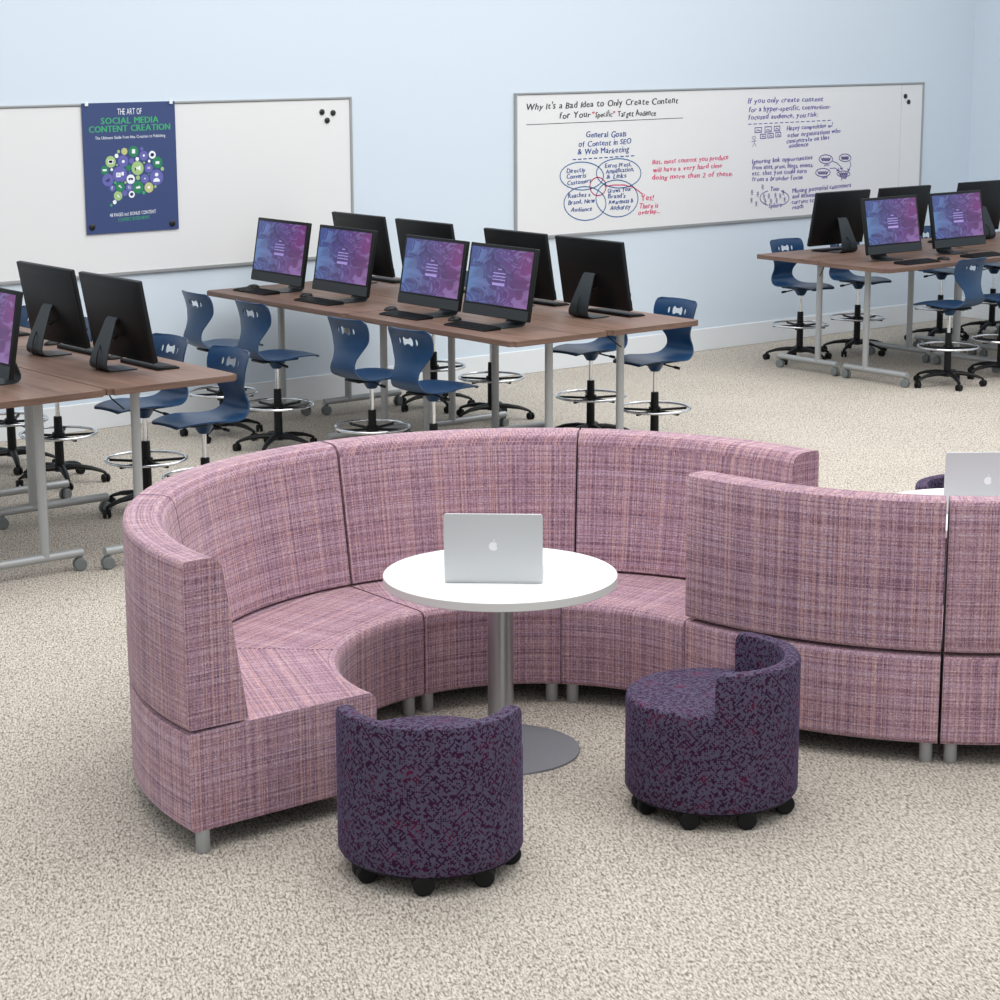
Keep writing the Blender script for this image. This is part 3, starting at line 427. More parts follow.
def sofa_module(c, a0, a1, label, seams=(), gap=.004):
    am = rad((a0+a1)/2); loc = (c[0]+1.2*math.cos(am), c[1]+1.2*math.sin(am), 0)
    t = thing('curved_sofa_module', label, 'sofa', loc, 0, 'pink curved sofa modules')
    g = math.degrees(gap/RO); n = max(8, int((a1-a0)/2.5))
    obj('seat_base', arc_sweep(c, BASE, a0+g, a1-g, n, loc), M['pink'], t, sharp=35)
    obj('backrest', arc_sweep(c, BACK, a0+g*1.2, a1-g*1.2, n, loc), M['pink'], t, sharp=35)
    bm = bmesh.new(); vs = []
    prof = [(RI+.05, .082), (RO-.05, .082), (RO-.05, .09), (RI+.05, .09)]
    bm.free(); obj('underside_panel', arc_sweep(c, prof, a0+1, a1-1, n, loc, 0), M['gapdk'], t)
    for a, r in ((a0, RI+.055), (a1, RI+.055), (a0, RO-.06), (a1, RO-.06)):
        d = math.degrees((.030 if a == 180 and a0 == 88 else .045)/r); aa = rad(a+d if a == a0 else a-d); x = c[0]+r*math.cos(aa)-loc[0]; y = c[1]+r*math.sin(aa)-loc[1]
        bm = bmesh.new(); lathe(bm, [(0, 0), (.024, 0), (.026, .003), (.026, .088), (0, .088)], 20); o = obj('leg', bm, M['leg'], t); o.location = (x, y, 0)
    for a in seams:
        bm = bmesh.new(); ca, sa = math.cos(rad(a)), math.sin(rad(a))
        pr = [(r, z) for r, z in BACK if z > SZ+.03]
        pts = [(c[0]+r*ca-loc[0], c[1]+r*sa-loc[1], z) for r, z in [(RO, SZ+.03)]+pr[:] + [(RO-.243, SZ+.02)]]
        tube(bm, pts, .0016, 6); obj('stitched_seam', bm, M['seam'], t)
        bm = bmesh.new(); pts = []; k = 0
        rr = RI+.03
        while rr < RO-.26: 
            tube(bm, [(c[0]+rr*ca-loc[0], c[1]+rr*sa-loc[1], SZ), (c[0]+(rr+.011)*ca-loc[0], c[1]+(rr+.011)*sa-loc[1], SZ)], .0018, 6); rr += .019
        obj('stitched_seam', bm, M['seam'], t)
    return t
c1 = (5.20, 6.20); c2 = (c1[0]+RO+RI+.012, 6.222)
sofa_module((c1[0]-.005, c1[1]), 88, 180, 'pink curved sofa module at the left end, its end face towards us', (136.5,))
sofa_module(c1, 43, 88, 'pink curved sofa module behind the laptop and round white table')
sofa_module(c1, 0, 43, 'pink curved sofa module to the right of the laptop, partly hidden by the reversed back')
sofa_module(c2, 180.7, 221.6, 'pink curved sofa module with its back turned to us, right behind the plum stool')
sofa_module(c2, 221.75, 266, 'pink curved sofa module cut off by the right edge, back towards us')

# ------------------------------------------------------------------ round tables
def round_table(x, y, label):
    t = thing('round_table', label, 'table', (x, y, 0), 0, 'round white cafe tables'); R = .4586
    bm = bmesh.new(); lathe(bm, [(0, .689), (R-.004, .689), (R, .692), (R, .7225), (R-.003, .725), (0, .725)], 96)
    o = obj('tabletop', bm, M['white'], t); o.data.materials.append(M['edge'])
    for p in o.data.polygons:
        if abs(p.normal.z) < .9: p.material_index = 1
    bm = bmesh.new(); lathe(bm, [(0, .008), (.051, .008), (.051, .69), (0, .69)], 48); obj('pedestal', bm, M['steel'], t)
    bm = bmesh.new(); lathe(bm, [(0, 0), (.315, 0), (.316, .004), (.314, .008), (.05, .010), (0, .010)], 96); obj('base_plate', bm, M['plate'], t)
    bm = bmesh.new(); lathe(bm, [(0, .675), (.13, .675), (.13, .6885), (0, .6885)], 32); obj('mounting_flange', bm, M['black'], t)
    return t
round_table(5.187, 6.419, 'round white table with silver pedestal, in the middle of the pink sofa ring')
round_table(7.53, 5.97, 'round white table mostly hidden behind the right-hand sofa backs')

# ------------------------------------------------------------------ laptops
def laptop(x, y, z, rz, label):
    t = thing('laptop', label, 'laptop', (x, y, z), rz, 'silver laptops on the round tables'); W, Dp, H = .378, .255, .266
    bm = bmesh.new(); box(bm, -W/2, W/2, .004, Dp, .0015, .014, .004, 3); b = obj('keyboard_base', bm, M['silver'], t)
    bm = bmesh.new()
    for r in range(5):
        for k in range(13): box(bm, -.135+k*.0208, -.135+k*.0208+.017, .03+r*.02, .03+r*.02+.016, .0138, .0152)
    obj('keys', bm, M['keys'], b, smooth=False)
    bm = bmesh.new(); box(bm, -W/2, W/2, -.004, .004, 0, H, .0)
    es = [e for e in bm.edges if abs((e.verts[0].co-e.verts[1].co).y) > .005]; bmesh.ops.bevel(bm, geom=es, offset=.012, segments=5, affect='EDGES', profile=.5)
    l = obj('lid', bm, M['silver'], t, sharp=30); l.location = (0, .004, .012); l.rotation_euler = (rad(4), 0, 0)
    bm = bmesh.new(); box(bm, -W/2+.012, W/2-.012, .004, .0046, .014, H-.012); obj('display', bm, M['black'], l, smooth=False)
    bm = bmesh.new(); yy = -.0046; cx, cz, s = 0, H*.52, .0175
    out = []
    for k in range(40):                      # a bitten fruit outline
        a = 2*PI*k/40; r = s*(1-.10*math.exp(-((a-PI/2)/.22)**2)-.07*math.exp(-((a-3*PI/2)/.2)**2)); px, pz = cx+r*.98*math.cos(a), cz+r*1.04*math.sin(a)
        dx, dz = px-(cx+s*1.22), pz-(cz+s*.12); d = math.hypot(dx, dz)
        if d < s*.52: px, pz = cx+s*1.22+dx/d*s*.52, cz+s*.12+dz/d*s*.52
        out.append((px, pz))
    c0 = bm.verts.new((cx-.003, yy, cz)); vs = [bm.verts.new((px, yy, pz)) for px, pz in out]
    for k in range(40): bm.faces.new((c0, vs[k], vs[(k+1) % 40]))
    lf = [(.0008+.0060*math.sin(PI*q/6)*1.0*(.35)+.0075*q/6*.6, yy, cz+s*1.1+.0095*q/6+.0022*math.sin(PI*q/6)*-1) for q in range(7)]
    lf2 = [(.0008+.0075*q/6*.6-.0022*math.sin(PI*q/6), yy, cz+s*1.1+.0095*q/6+.0018*math.sin(PI*q/6)) for q in range(6, -1, -1)]
    bm.faces.new([bm.verts.new(p) for p in lf+lf2[1:-1]])
    obj('fruit_logo', bm, M['logo'], l, smooth=False)['label'] = 'white apple-shaped logo'
    return t
laptop(5.063, 6.306, .725, rad(-42), 'silver laptop, lid back towards us, on the round table in the sofa ring')
laptop(7.49, 5.885, .725, rad(-38), 'silver laptop cut off by the right edge, behind the sofa backs')

# ------------------------------------------------------------------ plum stools on casters
def lounge_stool(x, y, back_dir, label, half=82):
    t = thing('rolling_stool', label, 'stool', (x, y, 0), rad(back_dir), 'plum rolling stools'); R = .318; Z0, ZS, ZB = .062, .432, .585; TH = .062; n = 144
    bm = bmesh.new(); uvl = bm.loops.layers.uv.new('UVMap'); rings = []
    def sstep(e): e = max(0, min(1, e)); return e*e*(3-2*e)
    A = []
    for k in range(n):
        A.append(-180+360*k/n)
    # crowd rings close to the two ends of the back
    A = sorted(set([round(a, 3) for a in A]+[round(s*(half+d), 3) for s in (-1, 1) for d in (-4.5, -4, -3.2, -2.4, -1.6, -.8, -.3, 0, .12, .8)]))
    for a in A:
        e = (half-abs(a)); w = 0 if e <= .1 else min(1, e/4.2); hgt = (1-(1-w)**2)**.5 if e > .1 else 0
        top = ZS+(ZB-ZS)*(0 if e <= .1 else .80+.20*hgt) if e > .1 else ZS
        inner = R-TH
        prof = [(R-.03, Z0, 0), (R-.008, Z0+.006, 0), (R, Z0+.02, 0), (R, .15, 0), (R, .30, 0), (R, ZS-.02, 0)]
        if e > .1:
            prof += [(R, top-.018, 0), (R-.005, top-.005, 0), (R-.018, top, 0), (inner+.018, top, 1), (inner+.005, top-.005, 1), (inner, top-.018, 1), (inner+.0, ZS+.004, 1), (inner-.004, ZS+.001, 1), (inner-.03, ZS+.002, 1), (.12, ZS+.004, 1), (0, ZS+.005, 1)]
        else:
            prof += [(R-.002, ZS-.012, 0), (R-.006, ZS-.005, 0), (R-.014, ZS-.001, 0), (R-.022, ZS, 1), (R-.03, ZS, 1), (R-.04, ZS, 1), (R-.05, ZS, 1), (inner-.004, ZS+.001, 1), (inner-.03, ZS+.002, 1), (.12, ZS+.004, 1), (0, ZS+.005, 1)]
        ra = rad(a); rings.append([(bm.verts.new((r*math.cos(ra), r*math.sin(ra), z)), r, z) for r, z, q in prof])
    m = len(rings[0]); N = len(rings); cum = [0]
    for k in range(N):
        Ra, Rb = rings[k], rings[(k+1) % N]; aa = rad(A[k]); ab = rad(A[k+1]) if k+1 < N else PI
        for i in range(m-1):
            try: f = bm.faces.new((Ra[i][0], Rb[i][0], Rb[i+1][0], Ra[i+1][0]))
            except ValueError: continue
            flat = i >= 13 or (i in (7, 8, 9) and Ra[i][2] > ZS+.08) or (Ra[i][2] > ZS-.02 and Ra[i+1][2] > ZS-.02 and abs(Ra[i][2]-Ra[i+1][2]) < .012 and Rb[i][2] < ZS+.1)
            for l, (v, r, z), an in zip(f.loops, (Ra[i], Rb[i], Rb[i+1], Ra[i+1]), (aa, ab, ab, aa)):
                if flat: l[uvl].uv = (r*math.cos(an)+3, r*math.sin(an)+3)
                else: l[uvl].uv = (an*R, z if i < 9 else z+.4)
    bmesh.ops.remove_doubles(bm, verts=bm.verts, dist=.0002)
    be = [e for e in bm.edges if e.is_boundary]
    if be: bmesh.ops.holes_fill(bm, edges=be, sides=400)
    obj('upholstered_body', bm, M['plum'], t, sharp=38)
    bm = bmesh.new(); lathe(bm, [(0, .057), (.30, .057), (.30, .0625), (0, .0625)], 48); obj('base_board', bm, M['gapdk'], t)
    for k in range(5):
        a = rad(CAST0[label[:34]][k]-39-back_dir); cx, cy = .268*math.cos(a), .268*math.sin(a)
        bm = bmesh.new(); lathe(bm, [(0, .03), (.012, .03), (.012, .050), (.03, .050), (.03, .0565), (0, .0565)], 14)
        box(bm, -.024, .024, -.006, .006, .030, .056, .003)
        h = obj('caster', bm, M['black'], t); h.location = (cx, cy, 0); h.rotation_euler = (0, 0, rad(CAST[k]-back_dir))
        bm = bmesh.new(); disc_y(bm, (0, -.023, .0365), .0365, .032, 28, .005); disc_y(bm, (0, .023, .0365), .0365, .032, 28, .005)
        obj('twin_wheel', bm, M['rubber'], h)
    return t
CAST = [-18, -30, -42, -24, -60]              # swivel of each caster, world degrees
CAST0 = {'plum patterned rolling stool in fr': (-144, -94, -46, 2, 110), 'plum patterned rolling stool right': (-160, -113, -67, -20, 90), 'plum rolling stool behind the righ': (-160, -113, -67, -20, 90)}
lounge_stool(4.246, 5.640, -130, 'plum patterned rolling stool in front, its low back towards us')
lounge_stool(5.402, 5.450, -53, 'plum patterned rolling stool right of the white table, low back on its right side', 80)
lounge_stool(8.50, 6.72, 66, 'plum rolling stool behind the right-hand sofas, only its back rim showing')

# ------------------------------------------------------------------ drafting chair
def chair_shell():
    P = [(.262, .640), (.256, .648), (.235, .654), (.16, .658), (.07, .654), (-.03, .645), (-.12, .642), (-.178, .652), (-.215, .680), (-.230, .722), (-.222, .772), (-.204, .826), (-.194, .885), (-.198, .945), (-.214, .998), (-.236, 1.036)]
    W = [.24, .27, .30, .355, .385, .39, .365, .32, .28, .245, .235, .285, .36, .39, .394, .38]
    def cat(a, t):
        n = len(a)-1; s = t*n; i = min(int(s), n-1); f = s-i; g = lambda k: a[max(0, min(n, k))]
        p0, p1, p2, p3 = g(i-1), g(i), g(i+1), g(i+2)
        if isinstance(p1, tuple): return tuple(.5*((2*p1[q])+(-p0[q]+p2[q])*f+(2*p0[q]-5*p1[q]+4*p2[q]-p3[q])*f*f+(-p0[q]+3*p1[q]-3*p2[q]+p3[q])*f**3) for q in (0, 1))
        return .5*((2*p1)+(-p0+p2)*f+(2*p0-5*p1+4*p2-p3)*f*f+(-p0+3*p1-3*p2+p3)*f**3)
    N, Mx = 56, 16; bm = bmesh.new(); rows = []
    for i in range(N+1):
        t = i/N; x, z = cat(P, t); w = cat(W, t)
        e = min(1, (1-t)*N/3.0); w *= (.86+.14*math.sqrt(max(0, 1-(1-e)**2))) if e < 1 else 1
        back = max(0, min(1, (z-.70)/.2)); row = []
        for j in range(Mx+1):
            s = -1+2*j/Mx; y = s*w/2
            dx = back*.034*s*s; dz = (1-back)*s*s*(.010 if x < .05 else .010-.016*min(1, (x-.05)/.2))
            row.append(bm.verts.new((x+dx, y, z+dz)))
        rows.append(row)
    for A, B in zip(rows, rows[1:]):
        for j in range(Mx): bm.faces.new((A[j], A[j+1], B[j+1], B[j]))
    o = obj('seat_shell', bm, M['blue'])
    s = o.modifiers.new('s', 'SOLIDIFY'); s.thickness = .009; s.offset = 0; baked(o)
    # the bow-tie handle with a slot at each side
    bm = bmesh.new(); zc = .958
    bow = [(-.050, zc-.012), (-.040, zc-.027), (-.024, zc-.026), (-.010, zc-.016), (.010, zc-.016), (.024, zc-.026), (.040, zc-.027), (.050, zc-.012), (.050, zc+.012), (.040, zc+.027), (.024, zc+.026), (.010, zc+.016), (-.010, zc+.016), (-.024, zc+.026), (-.040, zc+.027), (-.050, zc+.012)]
    def slab(poly): 
        a = [bm.verts.new((-.4, y, z)) for y, z in poly]; b = [bm.verts.new((-.05, y, z)) for y, z in poly]
        bm.faces.new(a); bm.faces.new(b[::-1])
        for i in range(len(poly)): j = (i+1) % len(poly); bm.faces.new((a[i], b[i], b[j], a[j]))
    slab(bow)
    for sy in (-1, 1): slab([(sy*.078+.012*math.cos(2*PI*k/10), zc+.022*math.sin(2*PI*k/10)) for k in range(10)])
    cut = obj('cutter', bm, M['blue'])
    b = o.modifiers.new('b', 'BOOLEAN'); b.object = cut; b.operation = 'DIFFERENCE'; b.solver = 'EXACT'; baked(o); D.objects.remove(cut)
    for p in o.data.polygons: p.use_smooth = True
    o.data.set_sharp_from_angle(angle=rad(50))
    return o
def make_chair():
    t = thing('drafting_chair', '', 'chair')
    chair_shell().parent = t
    bm = bmesh.new(); lathe(bm, [(0, .568), (.030, .568), (.036, .576), (.060, .616), (.085, .634), (.085, .640), (0, .640)], 24); obj('seat_mount', bm, M['blue'], t)
    bm = bmesh.new(); box(bm, -.16, .13, -.075, .075, .622, .638, .006); obj('mount_plate', bm, M['black'], t)
    for sy, nm in ((-1, 'height_lever'), (1, 'tilt_lever')):
        bm = bmesh.new(); tube(bm, [(-.03, sy*.04, .618), (-.035, sy*.10, .610), (-.04, sy*.15, .606)], .0055, 8); tube(bm, [(-.04, sy*.148, .606), (-.041, sy*.19, .604)], .010, 8); obj(nm, bm, M['black'], t)
    bm = bmesh.new(); lathe(bm, [(0, .38), (.0135, .38), (.0135, .575), (0, .575)], 18); obj('gas_lift', bm, M['chrome'], t)
    bm = bmesh.new(); lathe(bm, [(0, .085), (.030, .085), (.028, .30), (.026, .425), (.020, .428), (0, .428)], 20); obj('column', bm, M['black'], t)
    bm = bmesh.new(); R = .238
    tube(bm, [(R*math.cos(2*PI*k/48), R*math.sin(2*PI*k/48), .318) for k in range(48)], .0095, 10, closed=True); ring = obj('foot_ring', bm, M['chrome'], t)
    bm = bmesh.new(); lathe(bm, [(.028, .278), (.040, .278), (.040, .325), (.028, .325)], 20)
    for k in range(5):
        box(bm, .03, R-.004, -.009, .009, .296, .311, .003, mat=Matrix.Rotation(2*PI*k/5+.3, 4, 'Z'))
    obj('ring_bracket', bm, M['black'], ring)
    bm = bmesh.new(); lathe(bm, [(0, .075), (.036, .075), (.052, .088), (.050, .112), (.034, .125), (0, .125)], 20)
    for k in range(5):
        pts = [(.03, .100), (.11, .103), (.20, .091), (.262, .072), (.285, .060)]; rs = [(.026, .022), (.024, .018), (.020, .014), (.016, .011), (.014, .010)]
        prev = None; vs = []
        for (x, z), (wy, wz) in zip(pts, rs):
            ring_ = [bm.verts.new((x, wy*math.cos(2*PI*q/10), z+wz*math.sin(2*PI*q/10))) for q in range(10)]; vs += ring_
            if prev:
                for q in range(10): bm.faces.new((prev[q], prev[(q+1) % 10], ring_[(q+1) % 10], ring_[q]))
            else: bm.faces.new(ring_)
            prev = ring_
        bm.faces.new(prev[::-1]); bmesh.ops.rotate(bm, cent=(0, 0, 0), matrix=Matrix.Rotation(2*PI*k/5, 3, 'Z'), verts=vs)
    obj('star_base', bm, M['black'], t)
    for k in range(5):
        a = 2*PI*k/5; bm = bmesh.new(); disc_y(bm, (0, -.014, .0265), .0265, .016, 18, .003); disc_y(bm, (0, .014, .0265), .0265, .016, 18, .003)
        box(bm, -.014, .014, -.006, .006, .024, .056, .003); tube(bm, [(0, 0, .045), (0, 0, .066)], .007, 8)
        o = obj('caster', bm, M['rubber'], t); o.location = (.285*math.cos(a), .285*math.sin(a), 0); o.rotation_euler = (0, 0, a+[1.2, .5, 2.2, -.6, .2][k])
    return t

# ------------------------------------------------------------------ desktop computers, keyboards, mice
def make_computer():
    t = thing('desktop_computer', '', 'computer')
    # bent plate stand, built in the x,z plane; the user sits at +x
    bm = bmesh.new()
    path = [(.190, .003), (.10, .003), (.045, .004), (.018, .010), (.004, .024), (.001, .045), (.018, .10), (.052, .18), (.090, .27), (.112, .292)]
    wid = [.092, .095, .095, .095, .094, .092, .084, .070, .056, .052]; prev = None
    for i, ((x, z), w) in enumerate(zip(path, wid)):
        a = path[max(0, i-1)]; b = path[min(len(path)-1, i+1)]; d = Vector((b[0]-a[0], b[1]-a[1])).normalized(); n = Vector((-d.y, d.x))*.0035
        r = [bm.verts.new((x+sx*n.x, sy*w, z+sx*n.y)) for sx, sy in ((1, -1), (1, 1), (-1, 1), (-1, -1))]
        if prev:
            for q in range(4): bm.faces.new((prev[q], prev[(q+1) % 4], r[(q+1) % 4], r[q]))
        else: bm.faces.new(r)
        prev = r
    bm.faces.new(prev[::-1]); obj('stand', bm, M['chin'], t, sharp=50)
    W, H, T = .655, .454, .030
    bm = bmesh.new(); vs = box(bm, -T, 0, -W/2, W/2, 0, H, .006, 3); 
    q = obj('display_housing', bm, M['charcoal'], t, sharp=35); q.location = (.185, 0, .064); q.rotation_euler = (0, rad(-10), 0)
    bm = bmesh.new()      # raised back shell
    a = [(-T+.001, y, z) for y, z in ((-W/2+.022, .022), (W/2-.022, .022), (W/2-.022, H-.03), (-W/2+.022, H-.03))]; b = [(-T-.012, y*.86, .05+(z-.022)*.84) for _, y, z in a]
    A = [bm.verts.new(p) for p in a]; B = [bm.verts.new(p) for p in b]; bm.faces.new(B)
    for k in range(4): bm.faces.new((A[k], A[(k+1) % 4], B[(k+1) % 4], B[k]))
    bm.faces.new(A[::-1]); obj('back_shell', bm, M['black'], q, sharp=60)
    bm = bmesh.new(); uvl = bm.loops.layers.uv.new('UVMap')
    y0, y1, z0, z1 = -W/2+.022, W/2-.022, .078, H-.022
    f = bm.faces.new([bm.verts.new((.0012, y, z)) for y, z in ((y0, z0), (y1, z0), (y1, z1), (y0, z1))])
    for l, uv in zip(f.loops, ((0, 0), (1, 0), (1, 1), (0, 1))): l[uvl].uv = uv
    s = obj('screen', bm, M['screen'], q, smooth=False)
    bm = bmesh.new(); xx = .0022
    def bar(ya, yb, za, zb): bm.faces.new([bm.verts.new((xx, y, z)) for y, z in ((ya, za), (yb, za), (yb, zb), (ya, zb))])
    bar(-.062, .062, .200, .217)
    for z in (.234, .254, .274): bar(-.062, .062, z, z+.0065)
    bar(-.018, .018, .298, .306)
    obj('login_form', bm, M['form'], s, smooth=False)
    bm = bmesh.new(); box(bm, .0005, .0014, -W/2+.002, W/2-.002, .003, .066); obj('chin', bm, M['chin'], q, smooth=False)
    bm = bmesh.new(); tube(bm, [(-T-.010, -.02, .13), (-T-.028, -.03, .135), (-T-.045, -.04, .115)], .004, 6)
    tube(bm, [(-T-.05, -.02, .125), (-T-.012, -.06, .14)], .004, 6); obj('plug', bm, M['rubber'], q)
    bm = bmesh.new(); tube(bm, [(.118, .03, .190), (.085, .05, .165), (.030, .02, .135), (.004, .0, .105), (-.006, .0, .07), (-.008, 0, .03), (-.007, .0, .006)], .0035, 6); obj('power_cable', bm, M['rubber'], t)
    return t
def make_keyboard():
    t = thing('keyboard', '', 'keyboard')
    bm = bmesh.new(); prism(bm, [(-.07, 0), (.065, 0), (.068, .004), (.066, .010), (-.066, .020), (-.070, .016)], -.207, .207)
    bmesh.ops.bevel(bm, geom=list(bm.edges), offset=.002, segments=1, affect='EDGES'); obj('keyboard_case', bm, M['black'], t, smooth=False)
    bm = bmesh.new(); th = math.atan2(.010, .132)
    for r in range(6):
        for k in range(20):
            x = .048-r*.0205; z = .0105+(.066-x)*.0757+.0; y = -.189+k*.0199
            box(bm, x-.008, x+.008, y-.0082, y+.0082, z, z+.0028)
    obj('keycaps', bm, M['charcoal'], t, smooth=False); return t
def make_mouse():
    bm = bmesh.new(); prof = [(0, .026), (.35, .025), (.65, .021), (.85, .015), (.97, .008), (1, .003), (.97, 0), (0, 0)]
    vs = lathe(bm, prof, 24)
    for v in vs: v.co.x *= .058; v.co.y *= .033
    return tag(obj('computer_mouse', bm, M['black'], None), '', 'mouse')

# ------------------------------------------------------------------ flip-top training tables, feet on casters
def make_table(inset_near, inset_far, W, ZT, L):
    t = thing('training_table', '', 'table')
    bm = bmesh.new(); box(bm, 0, W, 0, L, ZT-.034, ZT)
    es = [e for e in bm.edges if abs((e.verts[0].co-e.verts[1].co).z) > .02]; bmesh.ops.bevel(bm, geom=es, offset=.03, segments=5, affect='EDGES')
    es = [e for e in bm.edges if abs((e.verts[0].co-e.verts[1].co).z) < .001 and len(e.link_faces) == 2 and e.calc_face_angle(0) > 1]; bmesh.ops.bevel(bm, geom=es, offset=.002, segments=2, affect='EDGES')
    o = obj('tabletop', bm, M['walnut'], t, sharp=50); o.data.materials.append(M['walnutedge'])
    for p in o.data.polygons:
        if abs(p.normal.z) < .7: p.material_index = 1
    bm = bmesh.new(); box(bm, .26, .30, inset_near, L-inset_far, ZT-.085, ZT-.045, .004); obj('crossbar', bm, M['leg'], t, sharp=50)
    bm = bmesh.new(); tube(bm, [(.03, .06, ZT-.036), (.035, .05, ZT-.055), (.06, -.01, ZT-.095), (.066, -.025, ZT-.105)], .004, 6); obj('hanging_cable', bm, M['rubber'], t)
    for y in (inset_near, L-inset_far):
        bm = bmesh.new(); tube(bm, [(.262, y, .095), (.262, y, ZT-.04)], .0255, 20); box(bm, .12, .44, y-.03, y+.03, ZT-.042, ZT-.0345, .002); obj('upright', bm, M['leg'], t)
        bm = bmesh.new(); tube(bm, [(.045, y, .098), (W-.04, y, .098)], .0235, 18); f = obj('foot_bar', bm, M['leg'], t)
        for x in (.062, W-.057):
            bm = bmesh.new(); disc_y(bm, (0, -.016, .0345), .0345, .018, 20, .004); disc_y(bm, (0, .016, .0345), .0345, .018, 20, .004); box(bm, -.012, .012, -.008, .008, .03, .078, .003)
            o = obj('caster', bm, M['castgrey'], f); o.location = (x, y, 0); o.rotation_euler = (0, 0, .35 if x > .3 else -.2)
    return t

chair0, comp0, key0, mouse0, table0 = make_chair(), make_computer(), make_keyboard(), make_mouse(), {}
index_kids(); used = set()
def place(proto, x, y, z, rz, label, group):
    o = proto if proto.name not in used else dup(proto)
    used.add(proto.name); o.location = (x, y, z); o.rotation_euler = (0, 0, rz); o['label'] = label; o['group'] = group
    return o
OY = {1: (.60, 1.355, 2.38, 3.18), -1: (.60, 1.30, 2.31, 3.10)}; CY = (.53, 1.18, 2.28, 2.98)
def island(ox, oy, rz, key, tables, chairs, comps, cx, rx, near, W, cy=None, oy_=None, so=0, ZT=.97, L=1.755):
    """ox, oy: the middle of the near end; local y runs along the island, side +1 is local +x."""
    G = Matrix.Translation((ox, oy, 0)) @ Matrix.Rotation(rz, 4, 'Z')
    def at(x, y): return G @ Vector((x, y-(so if x > 0 else 0), 0))
    cy = cy or {1: CY, -1: CY}; oy_ = oy_ or OY
    for (side, k), lab in tables.items():
        if key not in table0: table0[key] = make_table(near, .28, W, ZT, L); index_kids()
        q = at(.003, .004+k*(L+.007)) if side > 0 else at(-.003, (k+1)*(L+.007)-.003)
        place(table0[key], q.x, q.y, 0, rz if side > 0 else rz+PI, lab, 'walnut training tables')
    for (side, k), (lab, tw) in chairs.items():
        q = at(side*cx[side], cy[side][k]); place(chair0, q.x, q.y, 0, rz+(PI if side > 0 else 0)+rad(tw), lab, 'blue drafting chairs')
    for (side, k), lab in comps.items():
        q = at(side*rx[side], oy_[side][k]); place(comp0, q.x, q.y, ZT+.0005, rz+(0 if side > 0 else PI), 'black computer '+lab, 'desktop computers')
        q = at(side*(.585 if side > 0 else .565), oy_[side][k]+(0 if side > 0 else .08)); place(key0, q.x, q.y, ZT+.0005, rz+(0 if side > 0 else PI), 'black keyboard of computer '+lab, 'keyboards')
        q = at(side*(.56 if side > 0 else .43), min(3.43, oy_[side][k]+(.35 if side > 0 else .43))); place(mouse0, q.x, q.y, ZT+.0005, rz+(0 if side > 0 else PI)+.2, 'black mouse of computer '+lab, 'computer mice')
ordc = ['nearest the sofa', 'second from the sofa', 'third from the sofa', 'farthest from the sofa']
ordn = ['nearest the pink sofa', 'second from the pink sofa', 'third from the pink sofa', 'nearest the wall']
T_ = 'walnut-topped table of the middle island, '
island(8.990, 10.02, 0, 'mid',
    {(-1, 0): T_+'left row, near end behind the sofa', (1, 0): T_+'right row, near end behind the sofa', (-1, 1): T_+'left row, far end at the wall', (1, 1): T_+'right row, far end at the wall'},
    {**{(-1, k): ('blue drafting chair on the left side of the middle island, '+ordn[k], [4, 2, 0, -3][k]) for k in range(4)}, **{(1, k): ('blue drafting chair on the right side of the middle island, '+ordn[k], [0, 3, -2, 2][k]) for k in range(4)}},
    {**{(-1, k): 'with lit screen, middle island, '+ordc[k] for k in range(4)}, **{(1, k): 'seen from behind, middle island, '+ordc[k] for k in range(4)}},
    {-1: .99, 1: .875}, {-1: .265, 1: .25}, .20, .783)
T_ = 'walnut-topped table of the left island, '
o3 = ['nearest its right end', 'second from its right end', 'third from its right end', 'at the left picture edge']
island(5.387, 9.86, 0, 'left',
    {(-1, 0): T_+'front row, cut off by the left edge', (1, 0): T_+'back row, with its corner over the floor', (1, 1): T_+'back row, mostly outside the left edge'},
    {(1, k): ('blue drafting chair behind the left island, '+o3[k], [2, 3, 0, -2][k]) for k in range(4)},
    {(-1, 0): 'with lit screen, cut off by the left edge', (1, 0): 'seen from behind, right one on the left island', (1, 1): 'seen from behind, left one on the left island', (1, 2): 'at the far left of the left island, mostly out of view'},
    {1: .953}, {-1: .245, 1: .265}, .21, .787, {1: (.66, 1.33, 2.43, 3.09)}, {1: (.60, 1.343, 2.34, 3.13), -1: (.59,)}, 0, 1.0, 1.727)
T_ = 'walnut-topped table of the right island, '
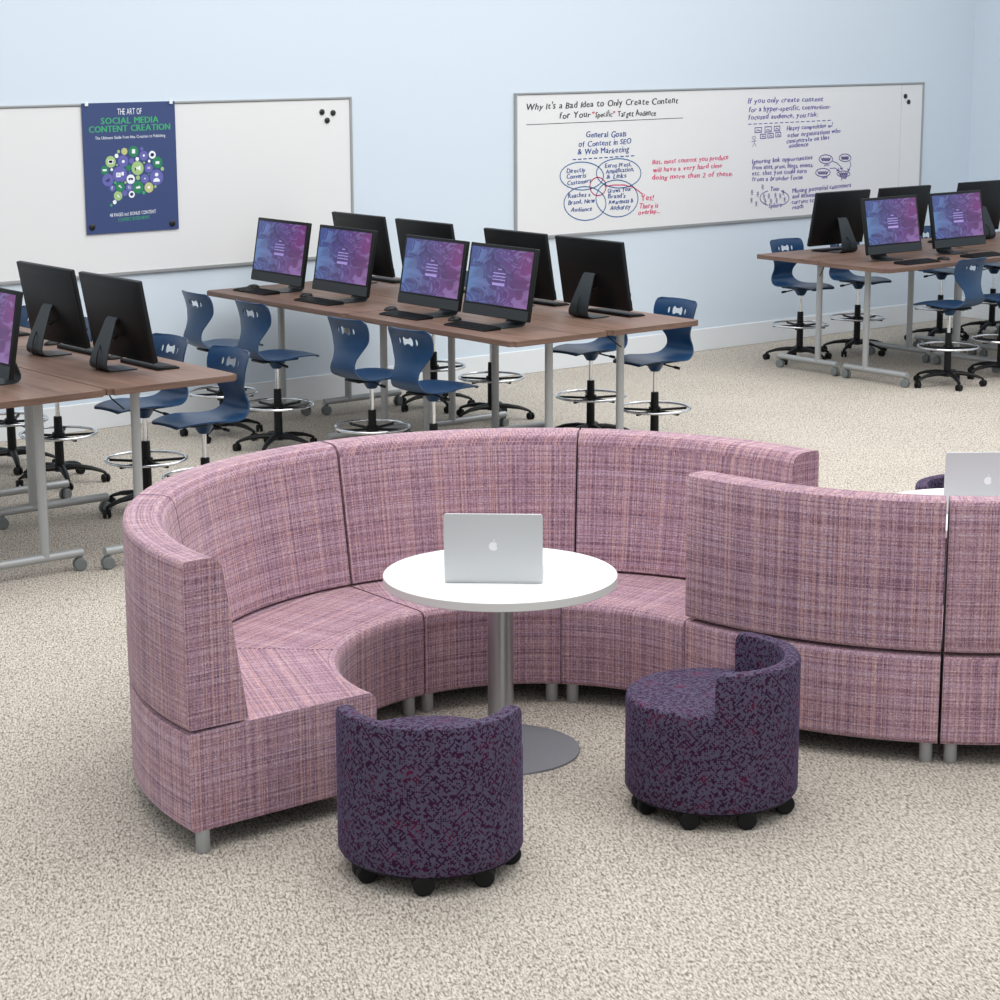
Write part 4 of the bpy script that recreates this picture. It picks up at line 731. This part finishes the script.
island(13.04, 12.01, -PI/2, 'right',
    {(1, 0): T_+'front row, left end', (-1, 0): T_+'wall-side row, left end', (1, 1): T_+'front row, cut off by the right edge', (-1, 1): T_+'wall-side row, cut off by the right edge'},
    {(-1, 0): ('blue drafting chair at the left end of the right island, on the wall side', 0), (-1, 1): ('blue drafting chair, wall side of the right island, second from left', 2), (-1, 2): ('blue drafting chair, wall side of the right island, third from left', 0), (-1, 3): ('blue drafting chair, wall side of the right island, at the picture edge', 0),
     (1, 0): ('blue drafting chair on the near side of the right island, its back towards us', 5), (1, 1): ('blue drafting chair on the near side of the right island, cut off by the edge', 2)},
    {(-1, 0): 'seen from behind, leftmost on the right island', (-1, 1): 'seen from behind, second from left on the right island', (-1, 2): 'seen from behind, right island, at the right picture edge',
     (1, 0): 'with lit screen, left one on the right island', (1, 1): 'with lit screen, right one on the right island'},
    {-1: .845, 1: .845}, {-1: .31, 1: .17}, .33, .745, {1: (.66, 1.33), -1: (.68, 1.41, 2.53, 3.28)}, {1: (.555, 1.37), -1: (.69, 1.47, 2.51, 3.3)}, .06)

# ------------------------------------------------------------------ light, camera
w = D.worlds.new('World'); bpy.context.scene.world = w; w.use_nodes = True
wt = NT(w.node_tree); bg = w.node_tree.nodes['Background']; bg.inputs[1].default_value = 1.0
tc = wt.n('ShaderNodeTexCoord'); sp = wt.n('ShaderNodeSeparateXYZ'); wt.l(tc.outputs['Generated'], sp.inputs[0])
def grey(v): return (v*.95, v*.975, v, 1)
wt.l(wt.ramp(wt.math('MULTIPLY_ADD', sp.outputs[2], .5, .5), [(.0, grey(.12)), (.49, grey(.30)), (.57, grey(.80)), (.75, grey(1.0)), (1.0, grey(1.0))]), bg.inputs[0])
def area(name, loc, rot, sx, sy, power, col=(1, 1, 1)):
    l = D.lights.new(name, 'AREA'); l.shape = 'RECTANGLE'; l.size = sx; l.size_y = sy; l.energy = power; l.color = col
    o = D.objects.new(name, l); C.objects.link(o); o.location = loc; o.rotation_euler = rot; return o
area('ceiling_light_front', (5.5, 5.5, 5.4), (0, 0, 0), 7, 7, 250, (1, .985, .96))
area('ceiling_light_rear', (10.0, 9.6, 5.4), (0, 0, rad(0)), 10, 5, 430, (1, .99, .97))
cam = D.cameras.new('camera'); co = D.objects.new('camera', cam); C.objects.link(co)
cam.sensor_width = 36; cam.lens = 2173.8/1000*36; cam.clip_end = 100
pt, rl, th = .2127, -.0038, .8911
F = Vector((math.cos(th)*math.cos(pt), math.sin(th)*math.cos(pt), -math.sin(pt))); R = Vector((math.sin(th), -math.cos(th), 0)); U = R.cross(F)
R2 = math.cos(rl)*R+math.sin(rl)*U; U2 = -math.sin(rl)*R+math.cos(rl)*U
m = Matrix((R2, U2, -F)).transposed().to_4x4(); m.translation = (0, 0, 2.8); co.matrix_world = m
sc = bpy.context.scene; sc.camera = co
sc.view_settings.view_transform = 'Standard'; sc.view_settings.look = 'None'; sc.view_settings.gamma = 1; sc.view_settings.exposure = 0
sc.view_settings.use_curve_mapping = False
sc.cycles.use_denoising = True
